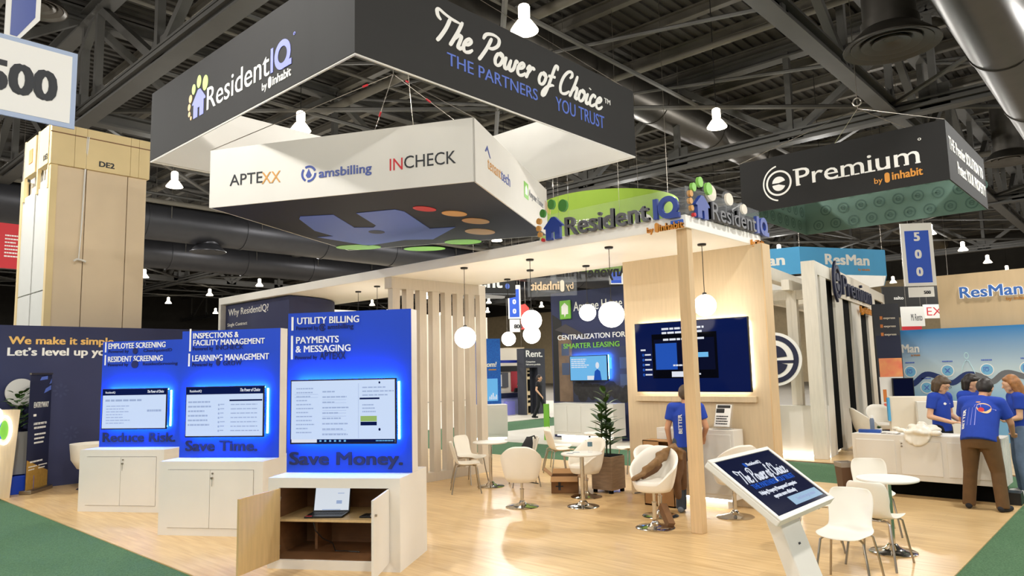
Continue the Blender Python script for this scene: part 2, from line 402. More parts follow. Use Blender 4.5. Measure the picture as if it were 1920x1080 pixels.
def hang(parent, pts, r=.006, name='hanging_cable', mat=None):
    for a, b in pts: MB().cyl(a, b, r, n=6).build(name, mat or BRUSH, parent)

# ================================================================== the hall
struct(MB().box(-30, -30, -.12, 74, 96, -.02).build('floor', HALLF, smooth=0))
for b in ((.0, -3, 3.26, 20), (3.26, -2.5, 30, 1.62), (12.2, 1.62, 14.5, 15.75), (3.26, 15.75, 34, 18.5)): struct(MB().box(b[0], b[1], -.02, b[2], b[3], -.012).build('floor', TURF, smooth=0))
struct(MB().box(3.26, 1.62, -.012, 12.2, 15.75, 0).build('floor', FLOORM, smooth=0))
struct(MB().box(14.5, 9.0, -.012, 22.5, 15.75, 0).build('floor', CONC, smooth=0))
struct(MB().box(14.6, 1.62, -.012, 26, 8.2, 0).build('floor', FLOORM, smooth=0))
struct(MB().box(14, 18.5, -.012, 34, 34, 0).build('floor', CONC, smooth=0))
struct(MB().box(-30, -30, 12.53, 74, 96, 12.8).build('ceiling', DECK, smooth=0))
mb = MB()
for k in range(110):
    y = -4+.36*k*1.0
    if y < 36: mb.box(2, y, 12.45, 60, y+.16, 12.53)
struct(mb.build('deck_corrugation', DECK, smooth=0))
struct(MB().box(73.5, -30, 0, 74, 96, 9.4).build('wall_far', BEIGEW, smooth=0))
struct(MB().box(73.6, -30, 9.4, 74, 96, 12.6).build('wall_far', DECK, smooth=0))
struct(MB().box(-30, 95.5, 0, 74, 96, 12.6).build('wall_left', DECK, smooth=0))
# roof joists run one way, the trusses both ways
mb = MB()
for k in range(-4, 34):
    x = 2.3+2.03*k
    if x > 70: continue
    mb.box(x-.11, -14, 12.12, x+.11, 92, 12.16); mb.box(x-.015, -14, 12.16, x+.015, 92, 12.4); mb.box(x-.11, -14, 12.4, x+.11, 92, 12.45)
struct(mb.build('ceiling_joists', STEELL, smooth=0))
def truss(p0, p1, zb, zt, step, nm='ceiling_truss'):
    mb = MB(); p0, p1 = Vector(p0), Vector(p1); d = (p1-p0); L = d.length; d.normalize(); s = Vector((-d.y, d.x, 0))
    def bar(a, b, w, h):
        e = (b-a).normalized(); q = s; r = e.cross(q)
        vs = [p+q*i*w+r*j*h for p in (a, b) for j in (-1, 1) for i in (-1, 1)]
        mb.add(vs, [(0, 2, 3, 1), (4, 5, 7, 6), (0, 1, 5, 4), (2, 6, 7, 3), (0, 4, 6, 2), (1, 3, 7, 5)])
    Z = Vector((0, 0, 1))
    for z in (zb, zt):
        bar(p0+Z*(z-.17), p1+Z*(z-.17), .2, .03); bar(p0+Z*(z+.17), p1+Z*(z+.17), .2, .03); bar(p0+Z*z, p1+Z*z, .03, .17)
    n = int(L/step)
    for i in range(n+1):
        a = p0+d*i*step; bar(a+Z*zb, a+Z*zt, .09, .09)
        if i < n:
            b = p0+d*(i+1)*step
            if i % 2: bar(a+Z*zb, b+Z*zt, .1, .1)
            else: bar(a+Z*zt, b+Z*zb, .1, .1)
            bar(a+Z*zb+s*.2, a+Z*zb+d*step+s*.2+Z*0, .05, .05)
        g = MB()
        mb.box(a.x-.35*abs(d.x)-.03, a.y-.35*abs(d.y)-.03, zb-.1, a.x+.35*abs(d.x)+.03, a.y+.35*abs(d.y)+.03, zb+.55)
    return struct(mb.build(nm, STEEL, smooth=0))
for y in (5.3, 21.5, 37.7, 53.9): truss((-10, y, 0), (72, y, 0), 9.2, 12.0, 4.05)
for x in (6.2, 22.5, 38.7, 54.9): truss((x, -12, 0), (x, 92, 0), 9.1, 11.9, 4.05)
# lighter lattice bracing between the trusses
mb = MB()
for x0 in (6.2, 22.5, 38.7):
    for y0 in (-10.9, 5.3, 21.5, 37.7, 53.9):
        for a, b in (((0, 0), (8.1, 8.1)), ((8.1, 8.1), (16.2, 0)), ((0, 16.2), (8.1, 8.1)), ((8.1, 8.1), (16.2, 16.2))):
            mb.cyl((x0+a[0], y0+a[1], 9.3), (x0+b[0], y0+b[1], 9.3), .07, n=6)
        for k in (1, 2, 3):
            mb.cyl((x0, y0+4.05*k, 9.35), (x0+16.2, y0+4.05*k, 9.35), .06, n=6)
            mb.cyl((x0+4.05*k, y0, 9.35), (x0+4.05*k, y0+16.2, 11.9), .05, n=6)
            mb.cyl((x0+4.05*k, y0+8.1, 9.4), (x0+4.05*k, y0+16.2, 11.9), .05, n=6)
struct(mb.build('ceiling_bracing', STEEL))
# sprinkler and conduit pipes
mb = MB()
for x, z, r in ((12.6, 10.4, .13), (17.6, 10.6, .09), (26.7, 10.4, .12), (34.9, 10.4, .12)): mb.cyl((x, -14, z), (x, 60, z), r, n=12)
for y, z, r in ((12.7, 10.9, .07), (17.4, 10.9, .05), (29.4, 9.0, .1), (2.2, 10.6, .1)): mb.cyl((-8, y, z), (70, y, z), r, n=10)
struct(mb.build('ceiling_pipes', STEELL))

# ------------------------------------------------------------------ air ducts and diffusers
def duct(x0, x1, y, z, r, mat, label, seams=4.2):
    t = thing('air_duct', label, 'duct', (x0, y, z))
    MB().cyl((x0, y, z), (x1, y, z), r, n=36).build('duct_pipe', mat, t)
    x = x0+.8
    while x < min(x1, 48): MB().cyl((x-.05, y, z), (x+.05, y, z), r+.025, n=36).build('seam_band', mat, t); x += seams
    mb = MB(); x = x0+2
    while x < x1:
        mb.cyl((x, y-r-.01, z), (x, y-r-.01, 12.5), .012, n=5); mb.cyl((x, y+r+.01, z), (x, y+r+.01, 12.5), .012, n=5); x += 4
    mb.build('hanger_rod', STEELL, t)
    return t
duct(2, 70, 30.6, 8.45, .82, DUCTD, 'nearer of the two fat dark ducts crossing behind the plywood-clad column')
duct(2, 70, 38.6, 8.45, .82, DUCTD, 'farther of the two fat dark ducts, lower in view behind the clad column')
duct(11.5, 60, 1.84, 8.15, .62, GALV, 'shiny silver duct running past the round ceiling diffuser')
duct(8, 64, 12.6, 11.1, .70, GALV, 'dull silver duct passing behind the black slogan sign')
def diffuser(x, y, z, r, mat, label, top=12.5):
    t = thing('ceiling_diffuser', label, 'air vent', (x, y, z), group='round ceiling air diffusers')
    mb = MB()
    for k, (ra, rb, dz) in enumerate(((1, .80, 0), (.84, .60, .04), (.62, .38, .06), (.40, .14, .07))):
        MB().lathe([(r*ra, z+dz), (r*ra, z+dz+.03), (r*rb, z+dz+.10), (r*rb*.95, z+dz+.09), (r*ra*.96, z+dz), (r*ra, z+dz)], (x, y, 0), 40).build('ring_vane', mat, t)
    MB().cyl((x, y, z+.15), (x, y, z+.16), r*.15, n=20).build('hub_disc', mat, t)
    MB().lathe([(r*.9, z+.06), (r*.86, z+.14), (r*.6, z+.34), (r*.6, z+.5)], (x, y, 0), 36, caps=False).build('cone', mat, t)
    MB().cyl((x, y, z+.3), (x, y, top), r*.55, n=32).build('drop_duct', mat, t)
DX = (14.449, 3.32, 7.82)
diffuser(DX[0], DX[1], DX[2], .84, GALV, 'large round ceiling diffuser above the black oblong hanging sign')
DX = (28.614, 3.345, 8.472)
diffuser(DX[0], DX[1], DX[2], .8, GALV, 'round ceiling diffuser beyond the silver duct, by the picture edge')
DX = (13.923, 30.594, 7.345)
diffuser(DX[0], DX[1], DX[2], .75, DUCTD, 'small far round diffuser under the dark duct', DX[2]+.5)
DX = (3.916, 16.825, 9.673)
diffuser(DX[0], DX[1], DX[2], .55, GALV, 'round diffuser peeping out behind the blue hanging aisle number sign')

# ------------------------------------------------------------------ high-bay lamps
lamp = thing('high_bay_lamp', 'glowing high-bay lamp hanging from the dark hall roof', 'lamp', group='high-bay lamps of the hall')
MB().lathe([(.27, 0), (.275, .015), (.235, .08), (.15, .2), (.105, .25), (.1, .27)], n=28).build('reflector', BULB, lamp, local=True)
MB().lathe([(.10, .27), (.115, .29), (.115, .50), (.10, .53), (.05, .56)], n=20).build('housing', BULB, lamp, local=True)
MB().cyl((0, 0, .55), (0, 0, 4.04), .012, n=6).build('stem', DMET, lamp, local=True)
first = True
for i in range(-2, 8):
    for j in range(-2, 9):
        x, y = 10.1+8.1*i, 8.7+8.1*j
        d = Vector((x, y, LAMP_Z-1.95)); zz = d.dot(fw)
        if zz < 4 or zz > 92: continue
        px = 960+1341.8*d.dot(rt)/zz; py = 540-1341.8*d.dot(upv)/zz
        if not (-30 < px < 1950 and -30 < py < 640): continue
        if first: lamp.location = (x, y, LAMP_Z); first = False
        else: dup(lamp, (x, y, LAMP_Z))

# ================================================================== hanging signs
# ---- the big black square sign
BX, BY, BZ, BW, BH = 4.5, 6.38, 5.5, 5.72, 1.15
sg = thing('hanging_sign', 'huge black square fabric sign with brush-script slogan hung over the booth', 'hanging sign', (BX, BY, BZ))
for (x0, y0, x1, y1, ix0, iy0, ix1, iy1) in ((BX, BY, BX+.02, BY+BW, BX+.02, BY+.04, BX+.035, BY+BW-.04), (BX+.02, BY, BX+BW, BY+.02, BX+.04, BY+.02, BX+BW-.04, BY+.035),
        (BX+BW-.02, BY+.02, BX+BW, BY+BW, BX+BW-.035, BY+.04, BX+BW-.02, BY+BW-.04), (BX+.02, BY+BW-.02, BX+BW-.02, BY+BW, BX+.04, BY+BW-.035, BX+BW-.04, BY+BW-.02)):
    p = MB().box(x0, y0, BZ, x1, y1, BZ+BH).build('fabric_panel', BLK, sg, smooth=0)
    l = MB().box(ix0, iy0, BZ, ix1, iy1, BZ+BH).build('lining', FABW, sg, smooth=0); l.parent = p
MB().tube([(BX+.015, BY+.015, BZ-.012), (BX+BW-.015, BY+.015, BZ-.012), (BX+BW-.015, BY+BW-.015, BZ-.012), (BX+.015, BY+BW-.015, BZ-.012)], .017, 8, True).build('edge_pole', FABW, sg)
hang(sg, [((BX+.03, BY+BW-.03, BZ+BH), (BX+2.8, BY+2.8, 9.2)), ((BX+BW-.03, BY+.03, BZ+BH), (BX+2.9, BY+2.8, 9.2)), ((BX+.03, BY+.03, BZ+BH), (BX+2.8, BY+2.7, 9.2)), ((BX+BW-.03, BY+BW-.03, BZ+BH), (BX+2.9, BY+2.9, 9.2))])
LFT = F((BX, 12.0, BZ), (0, -1, 0)); RGT = F((BX, BY, BZ), (1, 0, 0))
def paw_logo(parent, f, hx, hy, hw, hh, greens, oranges, mats, c0=.002, c1=.008):
    """house and toe-dot emblem"""
    MB().prism(f, house_pts(hx, hy, hw, hh), c0, c1).build('emblem_house', mats[0], parent, smooth=0)
    for e in greens: MB().ell(f, *e, c0, c1, 24).build('emblem_dot', mats[1], parent, smooth=0)
    for e in oranges: MB().ell(f, *e, c0, c1, 20).build('emblem_dot', mats[2], parent, smooth=0)
paw_logo(sg, LFT, 1.48, .29, .43, .42, [(1.513, .757, .06, .082), (1.69, .83, .07, .1), (1.9, .75, .085, .118)], [(1.41, .636, .052, .065), (1.372, .512, .045, .056), (1.38, .401, .037, .043), (1.439, .327, .026, .032)], (LILAC, GREENL, PEACH))
text(sg, LFT, 'Resident', (1.965, .31, 1.79, .335), PRW, bold=.004)
mb = MB().fbox(LFT, 3.79, .31, 3.85, .64, .002, .008); mb.arc(LFT, 4.08, .475, .11, .195, 0, 2*PI, .002, .008, 36); mb.fbox(LFT, 4.08, .285, 4.30, .36, .003, .010)
mb.build('lettering', LILAC, sg, smooth=0)
text(sg, LFT, 'by', (3.57, .14, .13, .1), PRW); text(sg, LFT, 'inhabit', (3.84, .14, .45, .115), PRW, bold=.025)
mb = MB(); capsule_icon(mb, LFT, 3.735, .12, .08, .155, .002, .008); mb.build('emblem_capsule', PRW, sg, smooth=0)
text(sg, LFT, 'o', (4.33, .64, .05, .06), LILAC)
mb = MB(); brush(mb, RGT, 'The Power of Choice', 1.13, .56, 3.62, .40, wt=.30); mb.build('lettering', PRW, sg, smooth=0)
text(sg, RGT, 'THE PARTNERS', (1.391, 0.286, 1.763, 0.166), BLUEL, bold=.008)
text(sg, RGT, 'YOU TRUST', (3.568, 0.261, 1.244, 0.204), BLUEL, bold=.008)
text(sg, RGT, 'TM', (4.84, 0.71, 0.167, 0.082), PRW)

# ---- the inner white sign, turned under it
IA, IB, ID, IE = Vector((4.44, 9.756, 4.3)), Vector((6.185, 6.218, 4.3)), Vector((10.194, 8.517, 4.3)), Vector((7.761, 11.692, 4.3))
iu = (IB-IA); IL = iu.length; iu.normalize(); iw = Vector((0, 0, 1)).cross(iu)
IS = 3.95; IH = .83
cc = (IA+IB+ID+IE)/4
sw = thing('hanging_sign', 'white square sign with three colour logos, turned inside the black one', 'hanging sign', (cc.x, cc.y, 4.3))
L1 = F(IA, iu); IB2 = IA+iu*IS; L2 = F(IB2, iw); ID2 = IB2+iw*IS; IE2 = IA+iw*IS; L3 = F(ID2, -iu); L4 = F(IE2, -iw)
for f in (L1, L2, L3, L4): MB().fbox(f, 0, 0, IS, IH, -.02, 0).build('fabric_panel', FABW, sw, smooth=0)
BF = F(IA, iu, iw)
MB().fbox(BF, .02, .02, IS-.02, IS-.02, 0, .015).build('underside_print', M('midnight_print', (16, 20, 36), .7), sw, smooth=0)
def under(pts, mat, nm): MB().prism(BF, pts, -.008, -.002).build(nm, mat, sw, smooth=0)
under([(0.748, 1.082), (0.866, 0.926), (1.37, 1.013), (1.189, 1.978), (1.472, 2.097), (1.589, 1.96), (1.732, 1.044), (2.358, 1.033), (2.427, 1.212), (2.279, 2.536), (2.716, 2.576), (1.958, 3.452), (1.486, 3.303), (0.607, 3.575), (0.214, 2.472), (0.511, 2.493), (0.473, 1.964)], BLUEL, 'emblem_house')
mb = MB(); mb.ell(BF, *(1.356, 2.44), .13, .15, -.012, -.008); mb.build('emblem_dot', DNAVY, sw, smooth=0)
mb = MB(); mb.ell(BF, *(2.77, 1.163), .13, .2, -.008, -.002, rot=-.4); mb.build('emblem_dot', RED, sw, smooth=0)
for q, ra, rb in (((3.057, 1.627), .16, .22), ((3.176, 2.264), .18, .26), ((2.956, 3.124), .22, .3)):
    mb = MB(); mb.ell(BF, *q, ra, rb, -.008, -.002, rot=-.4); mb.build('emblem_dot', TANP, sw, smooth=0)
for q, ra, rb in (((0.365, 3.657), .42, .27), ((1.42, 4.324), .4, .24), ((2.355, 3.918), .34, .26)):
    mb = MB(); mb.ell(BF, *q, ra, rb, -.008, -.002, rot=.3); mb.build('emblem_dot', LIME, sw, smooth=0)
text(sw, L1, 'APTE', (0.336, 0.284, 0.526, 0.155), INK, bold=.0); text(sw, L1, 'XX', (0.853, 0.264, 0.296, 0.158), TANP, bold=.0)
fx, fy = (1.585, 0.333)
mb = MB()
for t0 in (.35, 2.45, 4.55): mb.arc(L1, fx, fy, .085, .115, t0, t0+1.75, .001, .005, 12)
mb.prism(L1, [(fx-.045, fy-.02), (fx, fy+.07), (fx+.045, fy-.02), (fx+.02, fy-.055), (fx-.02, fy-.055)], .001, .005)
mb.build('emblem_drop', ROYAL, sw, smooth=0)
text(sw, L1, 'amsbilling', (1.74, 0.263, 0.782, 0.118), ROYAL, bold=.02)
text(sw, L1, 'IN', (2.782, 0.253, 0.182, 0.157), RED, bold=.0); text(sw, L1, 'CHECK', (2.987, 0.261, 0.713, 0.163), INK, bold=.0)
q = (0.5, 0.396); text(sw, L2, 'tenant', (q[0]+.02, q[1]-.09, .6, .17), TANP, bold=-.005); text(sw, L2, 'tech', (q[0]+.63, q[1]-.09, .45, .17), ROYAL, bold=0)
MB().prism(L2, [(q[0]-.08, q[1]+.12), (q[0]+.02, q[1]+.22), (q[0]+.16, q[1]+.08), (q[0]+.12, q[1]+.08), (q[0]+.02, q[1]+.17), (q[0]-.04, q[1]+.12)], .001, .005).build('emblem_roof', ROYAL, sw, smooth=0)
q = (2.506, 0.474)
mb = MB(); mb.fbox(L2, q[0]-.13, q[1]-.13, q[0]+.13, q[1]+.13, .001, .004); mb.build('emblem_tile', LIME, sw, smooth=0)
MB().prism(L2, [(q[0]-.07, q[1]-.07), (q[0]-.07, q[1]+.03), (q[0], q[1]+.09), (q[0]+.07, q[1]+.03), (q[0]+.07, q[1]-.07)], .004, .007).build('emblem_house', PRW, sw, smooth=0)
text(sw, L2, 'Anyone Home', (q[0]+.17, q[1]-.05, .95, .12), GREY, bold=-.008)
text(sw, L2, '1077', (q[0]+1.3, q[1]-.07, .42, .2), TANP, bold=-.012)
apex = Vector((cc.x, cc.y, 6.85))
hang(sw, [(IA+Vector((0, 0, IH)), apex), (IB2+Vector((0, 0, IH)), apex), (ID2+Vector((0, 0, IH)), apex), (IE2+Vector((0, 0, IH)), apex), (apex, (apex.x, apex.y, 9.1))])
for k, t_ in ((IA, .16), (IB2, .2), (ID2, .2), (IE2, .25)):
    e = k+Vector((0, 0, IH))-apex; MB().cyl(apex+e*t_, apex+e*(t_+.03), .016, n=8).build('turnbuckle', RED, sw)

# ---- black oblong sign over the next booth, with its sage underside
EX, EY, EZ, EW, ED, EH = 14.93, 2.66, 5.22, 3.75, 4.0, 1.14
BLK2 = M('deep_black_fabric', (27, 26, 25), .8, noise=.06, nscale=3)
se = thing('hanging_sign', 'black oblong sign with serif lettering and patterned sage underside', 'hanging sign', (EX, EY, EZ))
for (x0, y0, x1, y1) in ((EX, EY, EX+.02, EY+ED), (EX+.02, EY, EX+EW, EY+.02)): MB().box(x0, y0, EZ, x1, y1, EZ+EH).build('fabric_panel', BLK2, se, smooth=0)
for (x0, y0, x1, y1) in ((EX+EW-.02, EY+.02, EX+EW, EY+ED), (EX+.02, EY+ED-.02, EX+EW-.02, EY+ED)): MB().box(x0, y0, EZ, x1, y1, EZ+EH).build('fabric_panel', BLK2, se, smooth=0)
for (x0, y0, x1, y1) in ((EX+.02, EY+.02, EX+.03, EY+ED-.02), (EX+EW-.03, EY+.02, EX+EW-.02, EY+ED-.02), (EX+.03, EY+ED-.03, EX+EW-.03, EY+ED-.02), (EX+.03, EY+.02, EX+EW-.03, EY+.03)): MB().box(x0, y0, EZ, x1, y1, EZ+EH-.02).build('lining', SAGE, se, smooth=0)
fb = F((EX+EW-.03, EY+ED, EZ), (0, -1, 0)); fc = F((EX, EY+ED-.03, EZ), (1, 0, 0))
mb = MB()
for f, n in ((fb, 9), (fc, 8)):
    for i in range(n):
        for j in range(3):
            a, b = .35+i*.42+(j % 2)*.2, .2+j*.36
            mb.arc(f, a, b, .105, .135, 0, 2*PI, .001, .004, 14); mb.arc(f, a, b, .035, .06, .3, 5.8, .001, .004, 10); mb.fbox(f, a-.05, b-.01, a+.055, b+.012, .001, .004)
mb.build('pattern_print', SAGED, se, smooth=0)
EF = F((EX, EY+ED, EZ), (0, -1, 0)); ER = F((EX, EY, EZ), (1, 0, 0))
qx, qy = (0.85, 0.544)
mb = MB().arc(EF, qx, qy, .235, .275, 0, 2*PI, .002, .006, 40)
mb.arc(EF, qx, qy, .0, .14, .25, PI-.05, .002, .006, 20); mb.arc(EF, qx, qy-.03, .0, .14, PI+.05, 2*PI-.35, .002, .006, 20)
mb.arc(EF, qx+.03, qy, .345, .375, PI*.56, PI*1.44, .002, .006, 30, 1.05)
mb.build('emblem_ring', PRW, se, smooth=0)
def serif_word(parent, f, s, r, mat, **k):
    """serif lettering: the plain letters with small feet added under the stems"""
    x, y, w, h = r; mb = MB(); letter(mb, f, s, x, y, w, h, bold=.006, **k)
    return mb.build('lettering', mat, parent, smooth=0, recalc=False)
r = (1.212, 0.414, 2.325, 0.38)
serif_word(se, EF, 'Premium', (r[0], r[1], r[2], .36), PRW)
mb = MB()
for k in (.02, .345, .375, .44, .52, .60, .645, .70, .76, .83, .90, .985): mb.fbox(EF, r[0]+r[2]*k-.045, r[1]-.004, r[0]+r[2]*k+.045, r[1]+.022, .002, .006)
mb.fbox(EF, r[0]-.05, r[1]+.335, r[0]+.07, r[1]+.36, .002, .006); mb.build('lettering', PRW, se, smooth=0)
r = (3.02, 0.18, 0.53, 0.124)
text(se, EF, 'by', (r[0]-.3, r[1]-.02, .15, .11), AMBER); text(se, EF, 'inhabit', (r[0]+.02, r[1], r[2], .15), AMBER, bold=.03)
mb = MB(); capsule_icon(mb, EF, r[0]-.11, r[1]-.04, .09, .2, .002, .006); mb.build('emblem_capsule', AMBER, se, smooth=0)
text(se, EF, 'o', (r[0]+r[2]-.02, r[1]+.66, .06, .07), PRW)
text(se, ER, 'THE Premier SOLUTION TO', (.15, .62, 3.3, .24), PRW, bold=.02); text(se, ER, 'Protect YOUR PROPERTY', (.75, .25, 2.85, .24), PRW, bold=.02)
ap = Vector((EX+1.9, EY+2.0, 7.6))
hang(se, [((EX, EY+ED, EZ+EH), ap), ((EX, EY, EZ+EH), ap), ((EX+EW, EY, EZ+EH), ap), ((EX+EW, EY+ED, EZ+EH), ap), (ap, (ap.x, ap.y, 11.8))], .008)
mb = MB(); mb.tube([(ap.x+.0, ap.y+.09*math.cos(t), ap.z+.15+.09*math.sin(t)) for t in [2*PI*k/12 for k in range(12)]], .02, 6, True); mb.build('shackle', BRUSH, se)

# ---- lime ring sign beyond the canopy
RC = Vector((16.6, 11.35, 0)); RR = 1.95; r0, r1 = 4.85, 6.5
sr = thing('hanging_sign', 'lime green drum-shaped sign rising behind the canopy edge', 'hanging sign', (RC.x, RC.y, r0))
mb = MB(); mb.lathe([(RR, r0), (RR, r1), (RR-.03, r1), (RR-.03, r0), (RR, r0)], (RC.x, RC.y, 0), 64); mb.build('fabric_drum', M('lime_fabric', (146, 178, 60), .8, noise=.05, nscale=2), sr)
def on_drum(mb, k0=0):
    for i in range(k0, len(mb.v)):
        p = mb.v[i]; a = p.x/RR+DRUM0; rr = RR+.004+p.y*-1*.0+abs(p.y)
        mb.v[i] = Vector((RC.x+rr*math.cos(a), RC.y+rr*math.sin(a), p.z))
    return mb
DRUM0 = math.atan2(-RC.y, -RC.x)
mb = MB(); letter(mb, FXZ, 'LEASE', -1.0, 5.62, .5, .13, bold=.02); on_drum(mb).build('lettering', PRW, sr, smooth=0)
mb = MB(); letter(mb, FXZ, 'SMARTER', -.42, 5.62, .8, .13, bold=.02); on_drum(mb).build('lettering', INK, sr, smooth=0)
mb = MB(); mb.arc(FXZ, .95, 5.55, .2, .3, 0, 2*PI, .001, .006, 24); mb.fbox(FXZ, .85, 5.45, 1.05, 5.62, .001, .006); on_drum(mb).build('emblem_tile', PRW, sr, smooth=0)
mb = MB(); letter(mb, FXZ, 'AnyoneHome', -1.3, 5.15, 1.9, .2, bold=-.01); on_drum(mb).build('lettering', GREENL, sr, smooth=0)
hang(sr, [((RC.x+(RR-.015)*math.cos(a), RC.y+(RR-.015)*math.sin(a), r1), (RC.x+(RR-.015)*math.cos(a), RC.y+(RR-.015)*math.sin(a), 12.53)) for a in (.1, 2.9, 4.7)])

# ---- sky-blue hanging sign of the booth behind, an open eight-sided ring
A8, B8 = Vector((24.917, 9.137, 5.0)), Vector((28.258, 7.296, 5.0))
u8 = (B8-A8).normalized(); w8 = Vector((0, 0, 1)).cross(u8)
sb = thing('hanging_sign', 'sky blue many-sided hanging sign with white lettering', 'hanging sign', tuple((A8+B8)/2))
pts = [A8, B8]; d = u8.copy()
P = B8
for k in range(6):
    d = Matrix.Rotation(PI/4, 3, 'Z') @ d; P = P+d*(B8-A8).length; pts.append(P)
for k in range(8):
    a, b = pts[k], pts[(k+1) % 8]; f = F(a, b-a); L = (b-a).length
    p = MB().fbox(f, 0, 0, L, .95, -.02, 0).build('fabric_panel', SKY, sb, smooth=0)
    l = MB().fbox(f, .02, 0, L-.02, .95, -.035, -.021).build('lining', FABW, sb, smooth=0); l.parent = p
    if k in (0, 7):
        text(sb, f, 'ResMan', (L*.28 if k == 0 else L*.35, .36, L*.52, .36), PRW, bold=.035); text(sb, f, 'by inhabit', (L*.66, .16, L*.14, .08), AMBER, bold=.02)
hang(sb, [(tuple(p+Vector((0, 0, .95))), (p.x, p.y, 12.53)) for p in pts[::2]])

# ---- aisle number signs
def aisle_sign(P, u, w, h, digits, num, label, shape=False, small=True, sh=.35):
    f = F(P, u); t = thing('aisle_sign', label, 'aisle sign', tuple(P))
    c = w/2
    if shape:
        pts = [(.68, -.04), (.68, h), (.95, h), (.95, .19), (.80, -.04)]
        MB().prism(f, pts, -.03, 0).build('board', PRW, t, smooth=0)
        MB().prism(f, [(.72, -.03), (.72, h-.04), (.91, h-.04), (.91, .2), (.775, -.03)], .0, .004).build('blue_field', ROYAL, t, smooth=0)
    else:
        MB().fbox(f, 0, 0, w, h, -.03, 0).build('board', PRW, t, smooth=0)
        MB().fbox(f, w*.12, h*.05, w*.88, h*.88, 0, .004).build('blue_field', M('aisle_blue', (34, 84, 200), .5), t, smooth=0)
        n = len(digits)
        for k, ch in enumerate(digits):
            text(t, f, ch, (c, h*(.72-.28*k), None, h*.13), PRW, bold=.05, align='c', c0=.004, c1=.009)
    if small:
        sw_, x0 = (w, 0) if shape else (w*.8, w*.1)
        b = -.04
        mb = MB(); mb.fbox(f, x0, b-sh, x0+sw_, b, -.02, 0); s_ = mb.build('number_board', M('pale_blue_edge', (170, 186, 214), .5) if shape else PRW, t, smooth=0, bevel=.0)
        if shape: MB().fbox(f, x0+.045, b-sh+.045, x0+sw_-.045, b-.045, 0, .004).build('number_field', PRW, t, smooth=0)
        text(t, f, num, (x0+sw_/2+.19, b-sh*.70, .58 if shape else None, sh*(.36 if shape else .30)), INK, bold=.045, align='c', c0=.004, c1=.009)
    hang(t, [(f.at(w*.25, h, -.015), tuple(f.at(w*.25, h, -.015)+Vector((0, 0, 12.53-P[2]-h)))), (f.at(w*.75, h, -.015), tuple(f.at(w*.75, h, -.015)+Vector((0, 0, 12.53-P[2]-h))))])
    return t
aisle_sign((.85, 7.62, 5.16), (1, 0, 0), 1.28, 2.4, '', '500', 'near aisle sign, blue board above a white panel bordered pale blue', True, True, .76)
P5 = (27.635, 6.586, 4.499)
aisle_sign(P5, (.6, -.8, 0), 1.06, 2.22, '500', '500', 'tall blue aisle number sign hanging beyond the black oblong sign')
P8 = (29.371, 27.066, 4.746)
aisle_sign(P8, (.75, -.66, 0), .72, 1.9, '800', '800', 'blue aisle sign ending in two zeros, seen through the slatted booth', sh=.7)
P7 = (31.409, 21.572, 6.308)
aisle_sign(P7, (.75, -.66, 0), .74, 1.1, '7', '', 'blue aisle sign with a seven, peeping under the canopy', small=False)
# plain far banners
f = F((37.018, 32.883, 4.655), (.74, -.67, 0)); t = thing('hanging_banner', 'bright red folded banner hanging far behind the globe lamps', 'banner', tuple(f.o))
MB().prism(f, [(0, 0), (0, 1.72), (.3, 1.78), (.55, 1.5), (.55, .1)], -.3, 0).build('fabric_panel', REDF, t, smooth=0); hang(t, [(f.at(.3, 1.7, -.1), f.at(.3, 12.53-f.o.z, -.1))])
f = F((4.699, 24.204, 5.146), (1, 0, 0)); t = thing('hanging_banner', 'red banner with white pattern behind the clad column', 'banner', tuple(f.o))
MB().fbox(f, 0, 0, .95, 1.3, -.03, 0).build('fabric_panel', RED, t, smooth=0)
mb = MB(); lines(mb, f, .45, .3, .85, 1.0, 7); mb.build('pattern_print', PRW, t, smooth=0); hang(t, [(f.at(.2, 1.3, -.01), f.at(.2, 12.53-f.o.z, -.01)), (f.at(.8, 1.3, -.01), f.at(.8, 12.53-f.o.z, -.01))])

# ================================================================== the clad building column
CX0, CX1, CY0, CY1 = 4.16, 5.97, 16.2, 18.3
t = thing('clad_column', 'tall building column boxed in tan panels behind the navy wall', 'column', (CX0, CY0, 0))
MB().box(CX0+.12, CY0+.12, 0, CX1-.12, CY1-.12, 6.9).build('core', WHITE, t, smooth=0)
TANC = M('tan_hardboard', (216, 194, 162), .7, noise=.06, nscale=1.5); YEL = M('yellow_plywood', (222, 198, 146), .6, noise=.06, nscale=2); GRYP = M('pale_grey_panel', (206, 206, 200), .6, noise=.04, nscale=2)
for x0, x1 in ((CX0, CX0+.62), (CX0+.635, CX0+1.42), (CX0+1.435, CX1)): MB().box(x0, CY0, 0, x1, CY0+.1, 6.27).build('front_panel', TANC, t, smooth=0, bevel=.006)
for k, (y0, y1) in enumerate(((CY0+.12, CY0+1.0), (CY0+1.1, CY1))):
    for z0, z1 in ((0, 2.1), (2.12, 3.72), (3.74, 5.9)): MB().box(CX0, y0, z0, CX0+.08, y1, z1).build('side_panel', GRYP, t, smooth=0, bevel=.006)
MB().box(CX0-.02, CY0-.02, 0, CX0+.1, CY0+.11, 6.27).build('corner_post', YEL, t, smooth=0)
MB().box(CX0-.02, CY1-.1, 0, CX0+.1, CY1+.02, 6.3).build('corner_post', YEL, t, smooth=0)
for x0, x1 in ((CX0-.04, CX0+.38), (CX0+.385, CX0+.6), (CX0+.605, CX0+1.45), (CX0+1.455, CX0+1.62), (CX0+1.625, CX1+.04)): MB().box(x0, CY0-.05, 6.27, x1, CY0+.08, 7.12).build('header_board', YEL, t, smooth=0, bevel=.004)
